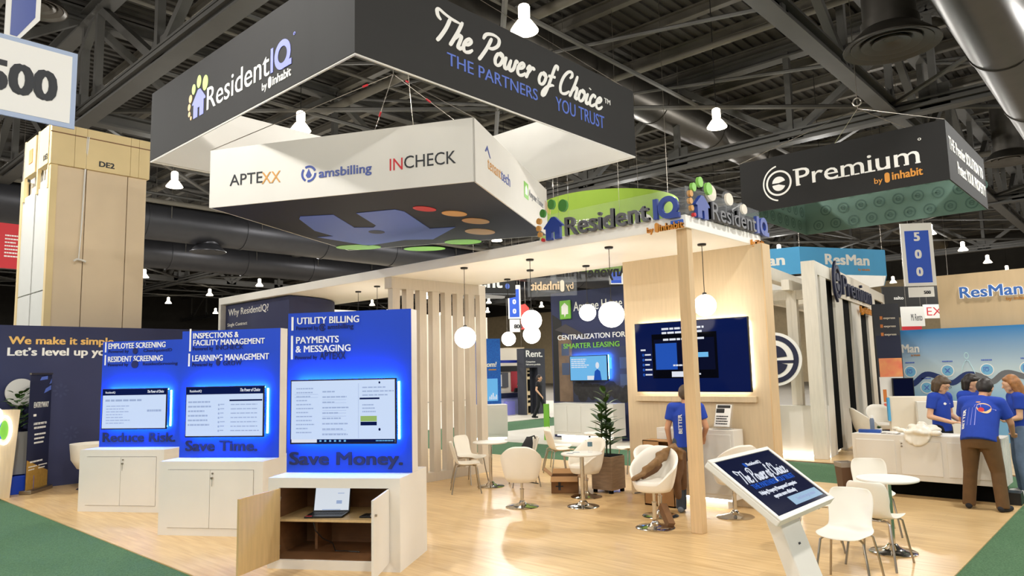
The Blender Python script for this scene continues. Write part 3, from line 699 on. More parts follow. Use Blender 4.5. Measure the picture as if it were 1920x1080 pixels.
for y0, y1 in ((CY0+.1, CY0+.75), (CY0+1.0, CY0+1.75)):
    MB().box(CX0-.05, y0, 6.3, CX0+.08, y1, 7.1).build('header_board', YEL, t, smooth=0, bevel=.004)
for y in (CY0+.85, CY0+1.85, CY0+.1): MB().box(CX0-.03, y, 5.8, CX0+.03, y+.08, 7.15).build('batten', YEL, t, smooth=0)
mb = MB(); mb.box(CX0-.06, CY0-.06, 6.92, CX1+.05, CY0-.05, 6.94); mb.build('strap', BROWNW, t, smooth=0)
text(t, F((CX0, CY0-.05, 0), (1, 0, 0)), 'DE2', (.84, 6.37, .3, .11), INK, bold=.03)
text(t, F((CX0-.05, CY0+.75, 0), (0, -1, 0)), 'DE2', (.35, 6.4, .28, .11), INK, bold=.03)
MB().fbox(F((CX0-.05, CY0+1.75, 0), (0, -1, 0)), .3, 6.55, .55, 6.85, 0, .01).build('notice', ORANGE, t, smooth=0)
mb = MB(); mb.tube([(CX0+.63, CY0-.06, 6.95), (CX0+.60, CY0-.02, 6.2), (CX0+.57, CY0-.03, 5.0), (CX0+.54, CY0-.04, 4.35)], .012, 6); mb.tube([(CX0+.60, CY0-.06, 6.95), (CX0+.585, CY0-.02, 6.1), (CX0+.55, CY0-.03, 4.35)], .008, 6)
mb.tube([(CX0+.44, CY0-.09, 4.33), (CX0+.5, CY0-.08, 4.37), (CX0+.58, CY0-.08, 4.36), (CX0+.66, CY0-.09, 4.33)], .02, 6); mb.build('rope', FABW, t)

# ================================================================== the booth
# ---- canopy with its post, slatted screen, lounge wall and screen wall
cn = thing('booth_canopy', 'long white overhead canopy slab over the seating of the booth', 'canopy', (7.70, 4.15, 3.6))
MB().box(7.70, 4.15, 3.6, 9.86, 16.3, 3.76).build('slab', CANW, cn, smooth=0, bevel=.008)
tag(MB().box(7.75, 4.17, 0, 7.875, 4.315, 3.6).build('booth_post', PINE, smooth=0, bevel=.006), 'square pine post holding up the near canopy corner', 'post')
tag(MB().box(7.70, 16.19, 0, 7.95, 16.3, 3.6).build('booth_post', WHITE, smooth=0, bevel=.004), 'white post at the far canopy end beside the navy partition', 'post')
CL = F((7.70, 16.3, 3.6), (0, -1, 0)); CR = F((7.70, 4.15, 3.6), (1, 0, 0))
def letter_sign(f, x0, hx, w, hgt, base, cat_label, iq_x, by):
    t = thing('letter_sign', cat_label, 'sign', tuple(f.at(x0, base-.03, 0)))
    k = hgt/.24
    MB().prism(f, house_pts(hx, base-.02, .30*k*w, .31*k), -.0, .05).build('emblem_house', ROYAL, t, smooth=0)
    gm = GREEN if w < 1.1 else M('light_green_paint', (140, 200, 90), .5)
    for a, b, ra, rb in ((-.02, .37, .045, .058), (.13, .47, .055, .07), (.32, .42, .07, .085)): MB().ell(f, hx+a*w*k, base+b*k, ra*k*w, rb*k, .01, .05).build('emblem_dot', gm, t, smooth=0)
    for a, b, ra in ((-.09, .27, .038), (-.10, .17, .035), (-.08, .08, .032)): MB().ell(f, hx+a*w*k, base+b*k, ra*k*w, ra*k*1.15, .01, .05, 18).build('emblem_dot', TANP, t, smooth=0)
    mb = MB().ell(f, hx-.03*k*w, base+.0, .022*k*w, .025*k, .01, .05, 14); mb.build('emblem_dot', RED, t, smooth=0)
    text(t, f, 'Resident', (x0, base, iq_x-x0-.04, hgt), GREY, bold=.02, c0=.005, c1=.05)
    return t
s1 = letter_sign(CL, 10.345, 9.97, 1.05, .245, .15, 'raised grey and blue letter sign along the long canopy edge', 11.72, None)
mb = MB(); mb.fbox(CL, 11.735, .15, 11.795, .405, .005, .05); mb.arc(CL, 11.94, .275, .075, .14, 0, 2*PI, .005, .05, 30); mb.fbox(CL, 11.94, .13, 12.09, .195, .006, .052); mb.build('lettering', ROYAL, s1, smooth=0)
MB().fbox(CL, 11.96, .06, 12.12, .1, .002, .03).build('lettering', M('blue_tape', (40, 90, 190), .5), s1, smooth=0)
text(s1, CL, 'by', (11.62, 0, .09, .07), AMBER, c1=.03); text(s1, CL, 'inhabit', (11.8, 0, .33, .085), AMBER, bold=.02, c1=.03)
mb = MB(); capsule_icon(mb, CL, 11.735, -.01, .05, .12, .002, .03); mb.build('emblem_capsule', AMBER, s1, smooth=0)
MB().fbox(CL, 9.84, .16, 12.2, .5, -.008, .004).build('acrylic_backing', CLEAR, s1, smooth=0)
s2 = letter_sign(CR, .575, .19, 1.25, .225, .17, 'raised letter sign wrapping the short canopy edge above the screen wall', 1.93, None)
mb = MB(); mb.fbox(CR, 1.95, .17, 2.03, .41, .005, .05); mb.arc(CR, 2.19, .29, .065, .13, 0, 2*PI, .005, .05, 30); mb.fbox(CR, 2.19, .155, 2.35, .215, .006, .052); mb.build('lettering', ROYAL, s2, smooth=0)
text(s2, CR, 'by', (1.8, -.01, .09, .07), AMBER, c1=.03); text(s2, CR, 'inhabit', (1.95, -.01, .24, .085), AMBER, bold=.02, c1=.03)
MB().fbox(CR, .03, .16, 2.15, .52, -.008, .004).build('acrylic_backing', CLEAR, s2, smooth=0)
for a, b, r_ in ((.78, .56, .105), (1.3, .56, .085), (1.75, .49, .07)): MB().ell(CR, a, b, r_*1.25, r_, -.06, -.03).build('round_disc', CREAM, s2, smooth=0)
for a, b, r_ in ((.78, .56, .14), (1.3, .56, .115), (1.75, .49, .1)): MB().ell(CR, a, b, r_*1.25, r_, -.075, -.062).fbox(CR, a-.05, .16, a-.03, b, -.077, -.064).fbox(CR, a+.03, .16, a+.05, b, -.077, -.064).build('acrylic_disc', CLEAR, s2, smooth=0)

sl = thing('slatted_screen', 'tall taupe slatted wood screen standing under the canopy', 'screen', (7.72, 9.85, 0))
for k in range(8): MB().box(7.74+.305*k, 9.85, .16, 7.74+.305*k+.165, 9.98, 3.4).build('slat', SLATM, sl, smooth=0, bevel=.004)
MB().box(7.72, 9.85, 3.4, 10.04, 10.05, 3.6).build('top_rail', SLATM, sl, smooth=0, bevel=.004)
MB().box(7.72, 9.85, 0, 10.04, 10.05, .16).build('base_rail', SLATM, sl, smooth=0, bevel=.004)

# lounge wall: navy print on white, one corner swept round
lw = thing('lounge_wall', 'dark navy partition with a swept round corner under the canopy', 'wall', (7.85, 13.4, 0))
pts = [(7.82, 16.18), (7.82, 13.38)]
for k in range(13):
    a = k/12; pts.append((7.9+1.85*math.sin(a*PI/2), 13.38+1.75*(1-math.cos(a*PI/2))))
pts.append((9.75, 16.18))
MB().prism(F((0, 0, 0), (1, 0, 0), (0, 1, 0)), pts, 0, 3.58).build('panel', NAVY, lw, smooth=50)
LW = F((7.82, 16.2, 0), (0, -1, 0))
text(lw, LW, 'Why ResidentIQ?', (0.162, 3.331, 1.82, 0.15), PRW, bold=.0)
text(lw, LW, 'Single Contract', (0.12, 3.086, 0.934, 0.074), PRW, bold=0)
q = (-0.12, 3.122); mb = MB().ell(LW, q[0], q[1], .07, .09, .002, .006); mb.build('emblem_dot', PEACH, lw, smooth=0)
mb = MB(); k0 = len(mb.v); letter(mb, FXZ, 'See how easy', .02, 3.0, 2.1, .2, bold=.01)
for i, p in enumerate(mb.v):
    a = max(0.0, min(1.25, p.x/1.75)); c = Vector((7.9+1.85*math.sin(a), 13.38+1.75*(1-math.cos(a)), 0)); nn = Vector((math.sin(a)*.9, -math.cos(a), 0)).normalized()
    mb.v[i] = Vector((c.x, c.y, p.z))+nn*(.012+abs(p.y))
mb.build('lettering', PRW, lw, smooth=0)

# screen wall
tw = thing('screen_wall', 'maple wall under the canopy end carrying the large television', 'wall', (9.55, 4.0, 0))
MB().box(9.55, 4.02, 0, 9.78, 6.3, 3.6).build('panel', MAPLEP, tw, smooth=0, bevel=.004)
MB().box(9.54, 4.0, 0, 9.79, 4.02, 3.6).build('edge_board', PINE, tw, smooth=0)
MB().box(9.49, 4.2, 1.42, 9.55, 6.12, 1.5).build('ledge', MAPLEP, tw, smooth=0, bevel=.004)
TV = F((9.46, 6.07, 1.56), (0, -1, 0)); TVWD, TVHT = 1.83, 1.04
tv = thing('television', 'huge wall television showing a dark blue menu on the maple wall', 'television', (9.46, 6.07, 1.56))
MB().fbox(TV, 0, 0, TVWD, TVHT, -.05, -.004).build('casing', BPLA, tv, smooth=0, bevel=.006)
MB().fbox(TV, .012, .012, TVWD-.012, TVHT-.012, -.003, .0).build('screen', SCRN, tv, smooth=0)
MB().fbox(TV, .3, .2, 1.36, .86, .0005, .002).build('screen_window', SCRK, tv, smooth=0)
MB().fbox(TV, .34, .32, 1.32, .78, .0025, .004).build('screen_window', SCRD, tv, smooth=0)
MB().fbox(TV, .36, .33, .72, .72, .0045, .006).build('screen_picture', SCRB, tv, smooth=0)
mb = MB(); mb.fbox(TV, .62, .22, .82, .30, .0045, .006); lines(mb, TV, .48, .84, 1.2, .96, 2, .004, .006, .5, .1); lines(mb, TV, .5, .74, 1.2, .8, 1, .005, .007, .5, .05); lines(mb, TV, .65, .36, 1.0, .42, 1, .005, .007); lines(mb, TV, .9, .23, 1.1, .29, 1, .005, .007)
lines(mb, TV, .10, .60, .2, .66, 1)
for k in range(5): lines(mb, TV, .17, .53-.075*k, .29, .585-.075*k, 1)
mb.build('screen_text', SCRT, tv, smooth=0)
MB().fbox(TV, .92, .50, 1.22, .57, .0045, .006).build('screen_button', SCRC, tv, smooth=0)
mb = MB()
for k in range(5): mb.ell(TV, .14, .555-.075*k, .018, .022, .001, .004, 12)
mb.build('screen_icon', SCRB, tv, smooth=0)
mb = MB()
for a, b, c, d in ((.06, .03, TVWD-.06, .045), (.06, TVHT-.045, TVWD-.06, TVHT-.03), (.03, .06, .045, TVHT-.06), (TVWD-.045, .06, TVWD-.03, TVHT-.06)): mb.fbox(TV, a, b, c, d, -.07, -.055)
mb.build('led_strip', LEDT, tv, smooth=0)

# white cabinet under the television
cb = thing('low_cabinet', 'long white cabinet glowing underneath, below the television', 'cabinet', (9.2, 4.4, 0))
MB().box(9.2, 4.42, .14, 9.5, 5.6, 1.06).build('body', WHITE, cb, smooth=0, bevel=.006)
MB().box(9.3, 4.6, 0, 9.5, 5.5, .14).build('plinth', WHITE, cb, smooth=0)
for y in (4.46, 5.02): MB().box(9.185, y, .2, 9.2, y+.54, 1.0).build('door', WHITE, cb, smooth=0, bevel=.003)
MB().box(9.22, 4.5, .115, 9.26, 5.55, .135).build('led_strip', LEDW, cb, smooth=0)
bs = thing('brochure_stand', 'clear stand of printed brochures on the white cabinet', 'brochure stand', (9.2, 4.62, 1.06))
bf = F((9.28, 4.74, 1.1), (0, -1, 0), (.35, 0, .94))
MB().fbox(bf, -.01, -.03, .25, .33, -.02, -.012).build('back_plate', CLEAR, bs, smooth=0)
MB().box(9.22, 4.5, 1.06, 9.4, 4.75, 1.075).build('base', CLEAR, bs, smooth=0)
MB().fbox(bf, .01, 0, .23, .31, -.01, .008).build('brochure', PRW, bs, smooth=0)
mb = MB().fbox(bf, .02, .19, .14, .25, .009, .011); mb.fbox(bf, .03, .26, .22, .30, .009, .011); lines(mb, bf, .03, .02, .21, .16, 4, .009, .011); mb.build('brochure_print', DMET, bs, smooth=0)
bs2 = thing('brochure_stand', 'empty clear rack standing on the cabinet behind the person', 'brochure stand', (9.2, 5.35, 1.06))
mb = MB()
for y in (5.28, 5.42): mb.tube([(9.26, y, 1.06), (9.3, y, 1.3), (9.36, y, 1.48)], .006, 6)
for z in (1.12, 1.26, 1.4): mb.box(9.3+.2*(z-1.06)-.06, 5.28, z, 9.3+.2*(z-1.06)+.06, 5.42, z+.006)
mb.build('frame', CLEAR, bs2)

# ---- pendant globes
def pendant(x, y, zc, r, label):
    t = thing('globe_pendant', label, 'pendant lamp', (x, y, 3.6), group='white globe pendants')
    MB().lathe([(.055, 3.575), (.06, 3.585), (.06, 3.6)], (x, y, 0), 20).build('ceiling_rose', DMET, t)
    MB().cyl((x, y, zc+r), (x, y, 3.58), .005, n=6).build('cord', DMET, t)
    MB().lathe([(.03, zc+r-.012), (.03, zc+r+.02), (.012, zc+r+.03)], (x, y, 0), 14).build('cap', DMET, t)
    MB().sph((x, y, zc), r, n=32, m=20).build('globe', GLOBE, t)
pendant(7.95, 8.27, 2.47, .17, 'globe pendant hanging in front of the slatted screen')
pendant(8.12, 7.01, 2.67, .155, 'upper globe of the overlapping pair before the far passage')
pendant(9.01, 7.78, 2.51, .145, 'lower globe of the overlapping pair before the far passage')
pendant(9.35, 6.87, 2.83, .135, 'smaller globe pendant before the navy apartment-photo wall')
pendant(8.14, 5.58, 2.66, .175, 'largest globe pendant, before the navy apartment-photo wall')
pendant(9.59, 8.84, 2.50, .128, 'lone small globe pendant just right of the slatted screen')
pendant(8.95, 4.6, 2.75, .15, 'globe pendant half hidden behind the pine post')
for (x, y, l) in ((8.6, 12.06, 'farther of two globe pendants by the lounge wall, only its cord showing'), (8.35, 11.1, 'nearer of two globe pendants by the lounge wall, only its cord showing')): pendant(x, y, 2.5, .15, l)
pendant(9.2, 10.9, 2.72, .15, 'globe pendant glimpsed between the wood slats')

# ---- navy back wall on the far left
nw = thing('display_wall', 'long navy back wall with a gold and white slogan', 'wall', (2.2, 15.46, 0))
MB().box(2.0, 15.46, 0, 7.6, 15.56, 2.96).build('panel', NAVY, nw, smooth=0)
NWF = F((3.0, 15.46, 0), (1, 0, 0))
text(nw, NWF, 'We make it simple.', (.43, 2.62, 1.80, .135), GOLD, bold=.03)
text(nw, NWF, 'Let\u2019s level up your', (.42, 2.41, 1.86, .14), PRW, bold=.03)
mb = MB()
for a, b in ((1.3, 1.75), (2.2, 1.55), (1.5, .95), (2.15, 1.25)):
    for k in range(8): mb.ell(NWF, a+.1*math.cos(k*PI/4), b+.1*math.sin(k*PI/4), .035, .02, .001, .003, 10, k*PI/4)
mb.build('pattern_print', M('faint_navy_print', (58, 64, 98), .75), nw, smooth=0)

# ---- demo kiosks
KANG = math.radians(-58.5)
def kiosk(loc, label, open_doors=False, top=2.56):
    t = thing('demo_kiosk', label, 'kiosk', loc, KANG, 'three blue-panelled demo kiosks')
    Wd, Dp, H = 1.42, .86, .90; L = dict(local=True, smooth=0)
    b = MB()
    b.box(0, .0, 0, .12, .03, H); b.box(Wd-.12, 0, 0, Wd, .03, H); b.box(.12, 0, 0, Wd-.12, .03, .09); b.box(.12, 0, .80, Wd-.12, .03, H)
    b.box(0, .03, 0, .02, Dp, H); b.box(Wd-.02, .03, 0, Wd, Dp, H); b.box(.02, Dp-.02, 0, Wd-.02, Dp, H); b.box(.02, .03, H-.02, Wd-.02, Dp-.02, H)
    b.build('body', WHITE, t, **L)
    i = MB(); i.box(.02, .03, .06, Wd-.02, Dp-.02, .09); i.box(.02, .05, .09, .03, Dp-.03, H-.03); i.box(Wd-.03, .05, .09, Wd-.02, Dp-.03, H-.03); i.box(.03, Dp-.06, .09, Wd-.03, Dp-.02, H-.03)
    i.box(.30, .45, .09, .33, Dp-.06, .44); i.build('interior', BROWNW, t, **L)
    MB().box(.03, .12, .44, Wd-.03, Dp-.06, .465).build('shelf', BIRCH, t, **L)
    MB().box(0, .385, H, Wd, .57, top).build('upright', WHITE, t, local=True, smooth=0, bevel=.004)
    MB().box(.0, .375, H+.002, Wd, .385, top).build('graphic_panel', BLUEP, t, **L)
    for s in (0, 1):
        d = MB()
        if not open_doors:
            x0 = .125+.588*s; d.box(x0, -.008, .095, x0+.582, .012, .795); o = d.build('door', WHITE, t, **L)
            if s: MB().cyl((x0+.035, -.008, .755), (x0+.035, -.022, .755), .011, n=12).build('lock', BRUSH, o, local=True); MB().cyl((x0+.03, -.008, .70), (x0+.03, -.03, .70), .013, n=12).build('lock', BRUSH, o, local=True); MB().box(x0+.036, -.03, .60, x0+.04, -.026, .69).build('key_tag', BRUSH, o, local=True)
        else:
            hx = .125 if s == 0 else Wd-.125; a = math.radians(-97 if s == 0 else 278)
            a = math.atan2(-.62, -.085) if s == 0 else math.atan2(-.62, .08); u = Vector((math.cos(a), math.sin(a), 0)); n = Vector((-u.y, u.x, 0))
            P = Vector((hx, -.012, .095)); w = .62
            vs = [P+u*i*w+n*j*.02+Vector((0, 0, k*.70)) for k in (0, 1) for j in (0, 1) for i in (0, 1)]
            d.add(vs, [(0, 2, 3, 1), (4, 5, 7, 6), (0, 1, 5, 4), (2, 6, 7, 3), (0, 4, 6, 2), (1, 3, 7, 5)])
            o = d.build('door', BIRCH if s == 0 else WHITE, t, local=True, smooth=0)
            o['label'] = 'bare birch inside face' if s == 0 else 'white outer face'
            for z in (.2, .68): q = P+Vector((0, .02, z-.095)); MB().cyl(q-Vector((0, .02, .025)), q+Vector((0, .01, .025)), .014, n=8).build('hinge', BRUSH, o, local=True)
            if s: q = P+u*(w-.05)+Vector((0, 0, .56)); MB().cyl(q-n*.02, q+n*.04, .011, n=10).build('lock', BRUSH, o, local=True)
    return t
def kiosk_frames(loc):
    u = Vector((math.cos(KANG), math.sin(KANG), 0)); nin = Vector((-u.y, u.x, 0)); o = Vector(loc)
    return F(o+nin*.375, u), F(o+nin*.25, u)
def monitor(mf, r, label):
    x0, y0, x1, y1 = r; t = thing('monitor', label, 'monitor', tuple(mf.at((x0+x1)/2, y0, 0)))
    MB().fbox(mf, x0, y0, x1, y1, -.03, -.002).build('casing', BPLA, t, smooth=0, bevel=.005)
    MB().fbox(mf, x0+.25, y0+.2, x1-.25, y1-.2, -.125, -.03).build('wall_mount', DMET, t, smooth=0)
    MB().fbox(mf, x0+.014, y0+.018, x1-.014, y1-.014, -.0015, 0).build('screen', SCRW, t, smooth=0)
    mb = MB(); g = .03
    mb.fbox(mf, x0+.03, y1-.03, x1-.03, y1-.012, -.085, -.065); mb.fbox(mf, x1-.02, y0+.04, x1-.002, y1-.04, -.122, -.11); mb.fbox(mf, x0+.04, y0+.03, x1-.04, y0+.045, -.085, -.065); mb.fbox(mf, x0+.01, y0+.04, x0+.025, y1-.04, -.085, -.065)
    mb.build('led_strip', LEDB, t, smooth=0)
    # the bare strip beside the screen
    return t
KL = [(3.686, 12.205, 0.0), (3.784, 9.52, 0.0), (3.852, 6.958, 0.0)]
k1 = kiosk(KL[0], 'farthest demo kiosk, its blue panel reading Reduce Risk', False, 2.53)
k2 = kiosk(KL[1], 'middle demo kiosk, its blue panel reading Save Time', False, 2.555)
k3 = kiosk(KL[2], 'nearest demo kiosk reading Save Money, cabinet doors swung open', True, 2.62)
P1, Q1 = kiosk_frames(KL[0]); P2, Q2 = kiosk_frames(KL[1]); P3, Q3 = kiosk_frames(KL[2])
def bar(t, f, x, y0, y1): MB().fbox(f, x-.012, y0, x+.012, y1, .001, .005).build('rule', PRW, t, smooth=0)
text(k1, P1, 'EMPLOYEE SCREENING', (0.102, 2.417, 1.008, 0.083), PRW, bold=.02); text(k1, P1, 'RESIDENT SCREENING', (0.102, 2.211, 0.969, 0.083), PRW, bold=.02)
for a in ((0.054, 2.413), (0.054, 2.212)): bar(k1, P1, a[0], a[1]-.05, a[1]+.11)
mb = MB(); a = (0.105, 2.353); letter(mb, P1, 'Powered by', *a, .36, .045); letter(mb, P1, 'CheckpointID', a[0]+.62, a[1], .5, .045); mb.ell(P1, a[0]+.48, a[1]+.02, .045, .045)
a = (0.105, 2.144); letter(mb, P1, 'Powered by', *a, .36, .045); letter(mb, P1, 'ResidentScreening', a[0]+.62, a[1], .6, .045); mb.ell(P1, a[0]+.48, a[1]+.02, .06, .06); mb.build('lettering', BLUED, k1, smooth=0)
text(k1, P1, 'Reduce Risk.', (0.063, 0.98, 1.261, 0.138), DNAVY, bold=.03)
text(k2, P2, 'INSPECTIONS &', (0.164, 2.455, 0.665, 0.071), PRW, bold=.02); text(k2, P2, 'FACILITY MANAGEMENT', (0.167, 2.361, 1.038, 0.071), PRW, bold=.02); text(k2, P2, 'LEARNING MANAGEMENT', (0.158, 2.154, 1.111, 0.078), PRW, bold=.02)
a = (0.122, 2.286); bar(k2, P2, a[0], a[1], a[1]+.3); a = (0.112, 2.088); bar(k2, P2, a[0], a[1], a[1]+.17)
mb = MB(); a = (0.161, 2.299); letter(mb, P2, 'Powered by', *a, .3, .045); letter(mb, P2, 'INCHECK', a[0]+.34, a[1], .4, .06, bold=.01)
a = (0.16, 2.087); letter(mb, P2, 'Powered by', *a, .3, .045); letter(mb, P2, 'GROW', a[0]+.45, a[1], .27, .06); mb.ell(P2, a[0]+.38, a[1]+.05, .03, .05); mb.build('lettering', BLUED, k2, smooth=0)
text(k2, P2, 'Save Time.', (0.091, 0.988, 1.032, 0.131), DNAVY, bold=.03)
text(k3, P3, 'UTILITY BILLING', (0.109, 2.497, 0.725, 0.071), PRW, bold=.02); text(k3, P3, 'PAYMENTS', (0.099, 2.285, 0.501, 0.071), PRW, bold=.02); text(k3, P3, '& MESSAGING', (0.094, 2.188, 0.642, 0.07), PRW, bold=.02)
a = (0.053, 2.43); bar(k3, P3, a[0], a[1], a[1]+.15); a = (0.05, 2.113); bar(k3, P3, a[0], a[1], a[1]+.26)
mb = MB(); a = (0.097, 2.434); letter(mb, P3, 'Powered by', *a, .26, .04); letter(mb, P3, 'amsbilling', a[0]+.37, a[1], .3, .05); mb.arc(P3, a[0]+.31, a[1]+.02, .028, .04, .4, 6, .001, .005, 16); mb.ell(P3, a[0]+.31, a[1]+.02, .015, .02)
a = (0.088, 2.112); letter(mb, P3, 'Powered by', *a, .26, .04); letter(mb, P3, 'APTEXX', a[0]+.29, a[1]-.01, .3, .08, bold=.01); mb.build('lettering', BLUED, k3, smooth=0)
text(k3, P3, 'Save Money.', (0.033, 0.984, 1.289, 0.13), DNAVY, bold=.03)
m1 = monitor(Q1, (.128, 1.175, 1.25, 1.795), 'monitor with a white page, on the Reduce Risk kiosk')
m2 = monitor(Q2, (.16, 1.17, 1.275, 1.82), 'monitor with a table of names, on the Save Time kiosk')
m3 = monitor(Q3, (.10, 1.21, 1.295, 1.89), 'monitor with a form and taskbar, on the Save Money kiosk')
S1, S2, S3 = F(Q1.at(.04, .003), Q1.u), F(Q2.at(.033, .003), Q2.u), F(Q3.at(.022, .0), Q3.u)
for m, q, y1, x0, x1 in ((m1, S1, 1.781, .1, 1.2), (m2, S2, 1.806, .14, 1.23)):
    MB().fbox(q, x0, y1-.09, x1, y1, .0005, .002).build('screen_header', SCRN, m, smooth=0)
    mb = MB(); letter(mb, q, 'The Power of Choice', x1-.32, y1-.06, .28, .04, bold=.02, shear=.3, c0=.002, c1=.004); letter(mb, q, 'ResidentIQ', x0+.05, y1-.06, .17, .03, c0=.002, c1=.004); mb.build('screen_text', SCRT, m, smooth=0)
mb = MB(); lines(mb, S1, .15, 1.58, .85, 1.64, 1, .0005, .002, .5); lines(mb, S1, .17, 1.25, .6, 1.55, 7, .0005, .002, .3); lines(mb, S1, .88, 1.42, 1.15, 1.48, 1, .0005, .002, .5, .1); mb.build('screen_text', SCRL, m1, smooth=0)
mb = MB(); lines(mb, S2, .17, 1.3, .5, 1.65, 6, .0005, .002, .35); 
for k in range(7): mb.ell(S2, .61, 1.58-.055*k, .012, .014, .0005, .002, 10); lines(mb, S2, .63, 1.57-.055*k, .7, 1.6-.055*k, 1, .0005, .002, .4); lines(mb, S2, .78, 1.565-.055*k, 1.2, 1.6-.055*k, 1, .0005, .002, .35, .15)
mb.build('screen_text', SCRL, m2, smooth=0)
MB().fbox(S2, .76, 1.625, 1.22, 1.645, .0005, .002).build('screen_header', SCRN, m2, smooth=0)
mb = MB(); mb.fbox(S3, .09, 1.226, 1.258, 1.262, .0005, .002); mb.fbox(S3, .87, 1.672, 1.09, 1.69, .0005, .002); mb.fbox(S3, .88, 1.402, 1.06, 1.44, .0005, .002); mb.ell(S3, 1.09, 1.36, .012, .015, .0005, .002, 10); mb.ell(S3, 1.09, 1.845, .01, .012, .0005, .002, 10); mb.build('screen_header', SCRN, m3, smooth=0)
MB().fbox(S3, .88, 1.444, 1.06, 1.5, .0005, .002).build('screen_tile', SCRG, m3, smooth=0)
MB().fbox(S3, .1, 1.228, .39, 1.262, .002, .003).build('screen_tile', SCRT, m3, smooth=0)
mb = MB()
for k in range(12): lines(mb, S3, .15, 1.78-.042*k, .36, 1.81-.042*k, 1, .0005, .002, .4, .5)
for k in range(9): lines(mb, S3, .45, 1.74-.056*k, .75, 1.78-.056*k, 1, .0005, .002, .35, .6)
for b in (1.66, 1.58, 1.52, 1.34): mb.fbox(S3, .45, b-.02, .72, b-.017, .0005, .002); mb.fbox(S3, .45, b+.012, .72, b+.015, .0005, .002)
mb.fbox(S3, .13, 1.70, .4, 1.703, .0005, .002); mb.fbox(S3, .13, 1.732, .4, 1.735, .0005, .002); mb.fbox(S3, .855, 1.27, .858, 1.84, .0005, .002)
for k in range(3): lines(mb, S3, .9, 1.78-.04*k, 1.25, 1.815-.04*k, 1, .0005, .002, .35, .4); lines(mb, S3, .9, 1.6-.035*k, 1.05, 1.63-.035*k, 1, .0005, .002, .4)
mb.build('screen_text', SCRL, m3, smooth=0)
mb = MB()
for k in range(6): mb.fbox(S3, .42+.055*k, 1.236, .442+.055*k, 1.254, .002, .004)
lines(mb, S3, 1.05, 1.232, 1.24, 1.258, 1, .002, .004, .4, .1); mb.build('screen_icon', SCRC, m3, smooth=0)
# laptop, keyboard and cables inside the open kiosk (kiosk-local coordinates)
KM = Matrix.Translation(Vector(KL[2])) @ Matrix.Rotation(KANG, 4, 'Z')
lp = thing('laptop', 'open laptop with a bright page on the kiosk shelf', 'laptop', tuple(KM @ Vector((.50, .32, .466))), KANG+.12)
MB().box(-.2, -.14, 0, .2, .13, .018).build('base', BPLA, lp, local=True, smooth=0, bevel=.004)
mb = MB()
for i in range(12):
    for j in range(4): mb.box(-.17+i*.029, -.03+j*.03, .018, -.17+i*.029+.024, -.006+j*.03, .021)
mb.build('keyboard', DMET, lp, local=True, smooth=0)
lf = F((-.2, .13, .015), (1, 0, 0), (0, .25, .97))
MB().fbox(lf, 0, 0, .4, .26, -.012, 0).build('lid', BPLA, lp, local=True, smooth=0, bevel=.003)
MB().fbox(lf, .012, .014, .388, .248, .0005, .002).build('screen', EM('laptop_screen', (232, 240, 250), .95), lp, local=True, smooth=0)
mb = MB(); mb.fbox(lf, .25, .08, .31, .115, .0025, .004); mb.fbox(lf, .26, .185, .33, .192, .0025, .004); mb.fbox(lf, .1, .016, .3, .024, .0025, .004); mb.build('screen_tile', SCRL, lp, local=True, smooth=0)
MB().box(-.19, -.135, .018, -.12, -.11, .0205).build('sticker', RED, lp, local=True, smooth=0)
kb = thing('keyboard', 'black keyboard lying at the end of the kiosk shelf', 'keyboard', tuple(KM @ Vector((1.10, .3, .466))), KANG)
MB().box(-.2, -.08, 0, .22, .07, .018).build('case', BPLA, kb, local=True, smooth=0, bevel=.004)
mb = MB()
for i in range(13):
    for j in range(4): mb.box(-.18+i*.03, -.06+j*.03, .018, -.18+i*.03+.025, -.036+j*.03, .023)
mb.build('keys', DMET, kb, local=True, smooth=0)
cbk = thing('cable', 'black cable drooping from the shelf to the left of the kiosk interior', 'cable', tuple(KM @ Vector((.45, .35, .1))), KANG)
MB().tube([(-.02, -.21, .345), (.0, -.2, .25), (.03, -.1, .15), (.1, .0, .08), (.12, .02, -.005), (.22, .03, -.005), (.4, .0, -.005)], .006, 6).build('lead', BPLA, cbk, local=True)
cbk = thing('cable', 'cable looping through the round grommet of the kiosk back', 'cable', tuple(KM @ Vector((1.0, .5, .1))), KANG)
MB().tube([(.1, -.36, .345), (.08, -.3, .28), (.0, .0, .17), (-.05, .24, .14)], .006, 6).build('lead', BPLA, cbk, local=True)
MB().tube([(-.05, .24, .14), (-.03, .16, .08), (.05, -.02, .03), (.07, -.1, .0)], .008, 6).build('lead', FABW, cbk, local=True)
MB().cyl((-.05, .285, .14), (-.05, .262, .14), .032, n=20).build('grommet', BPLA, cbk, local=True)
MB().tube([(.1+.02*math.cos(t), -.1, .035+.035*math.sin(t)) for t in [k*PI/6 for k in range(12)]], .005, 6, True).build('plug_loop', BPLA, cbk, local=True)

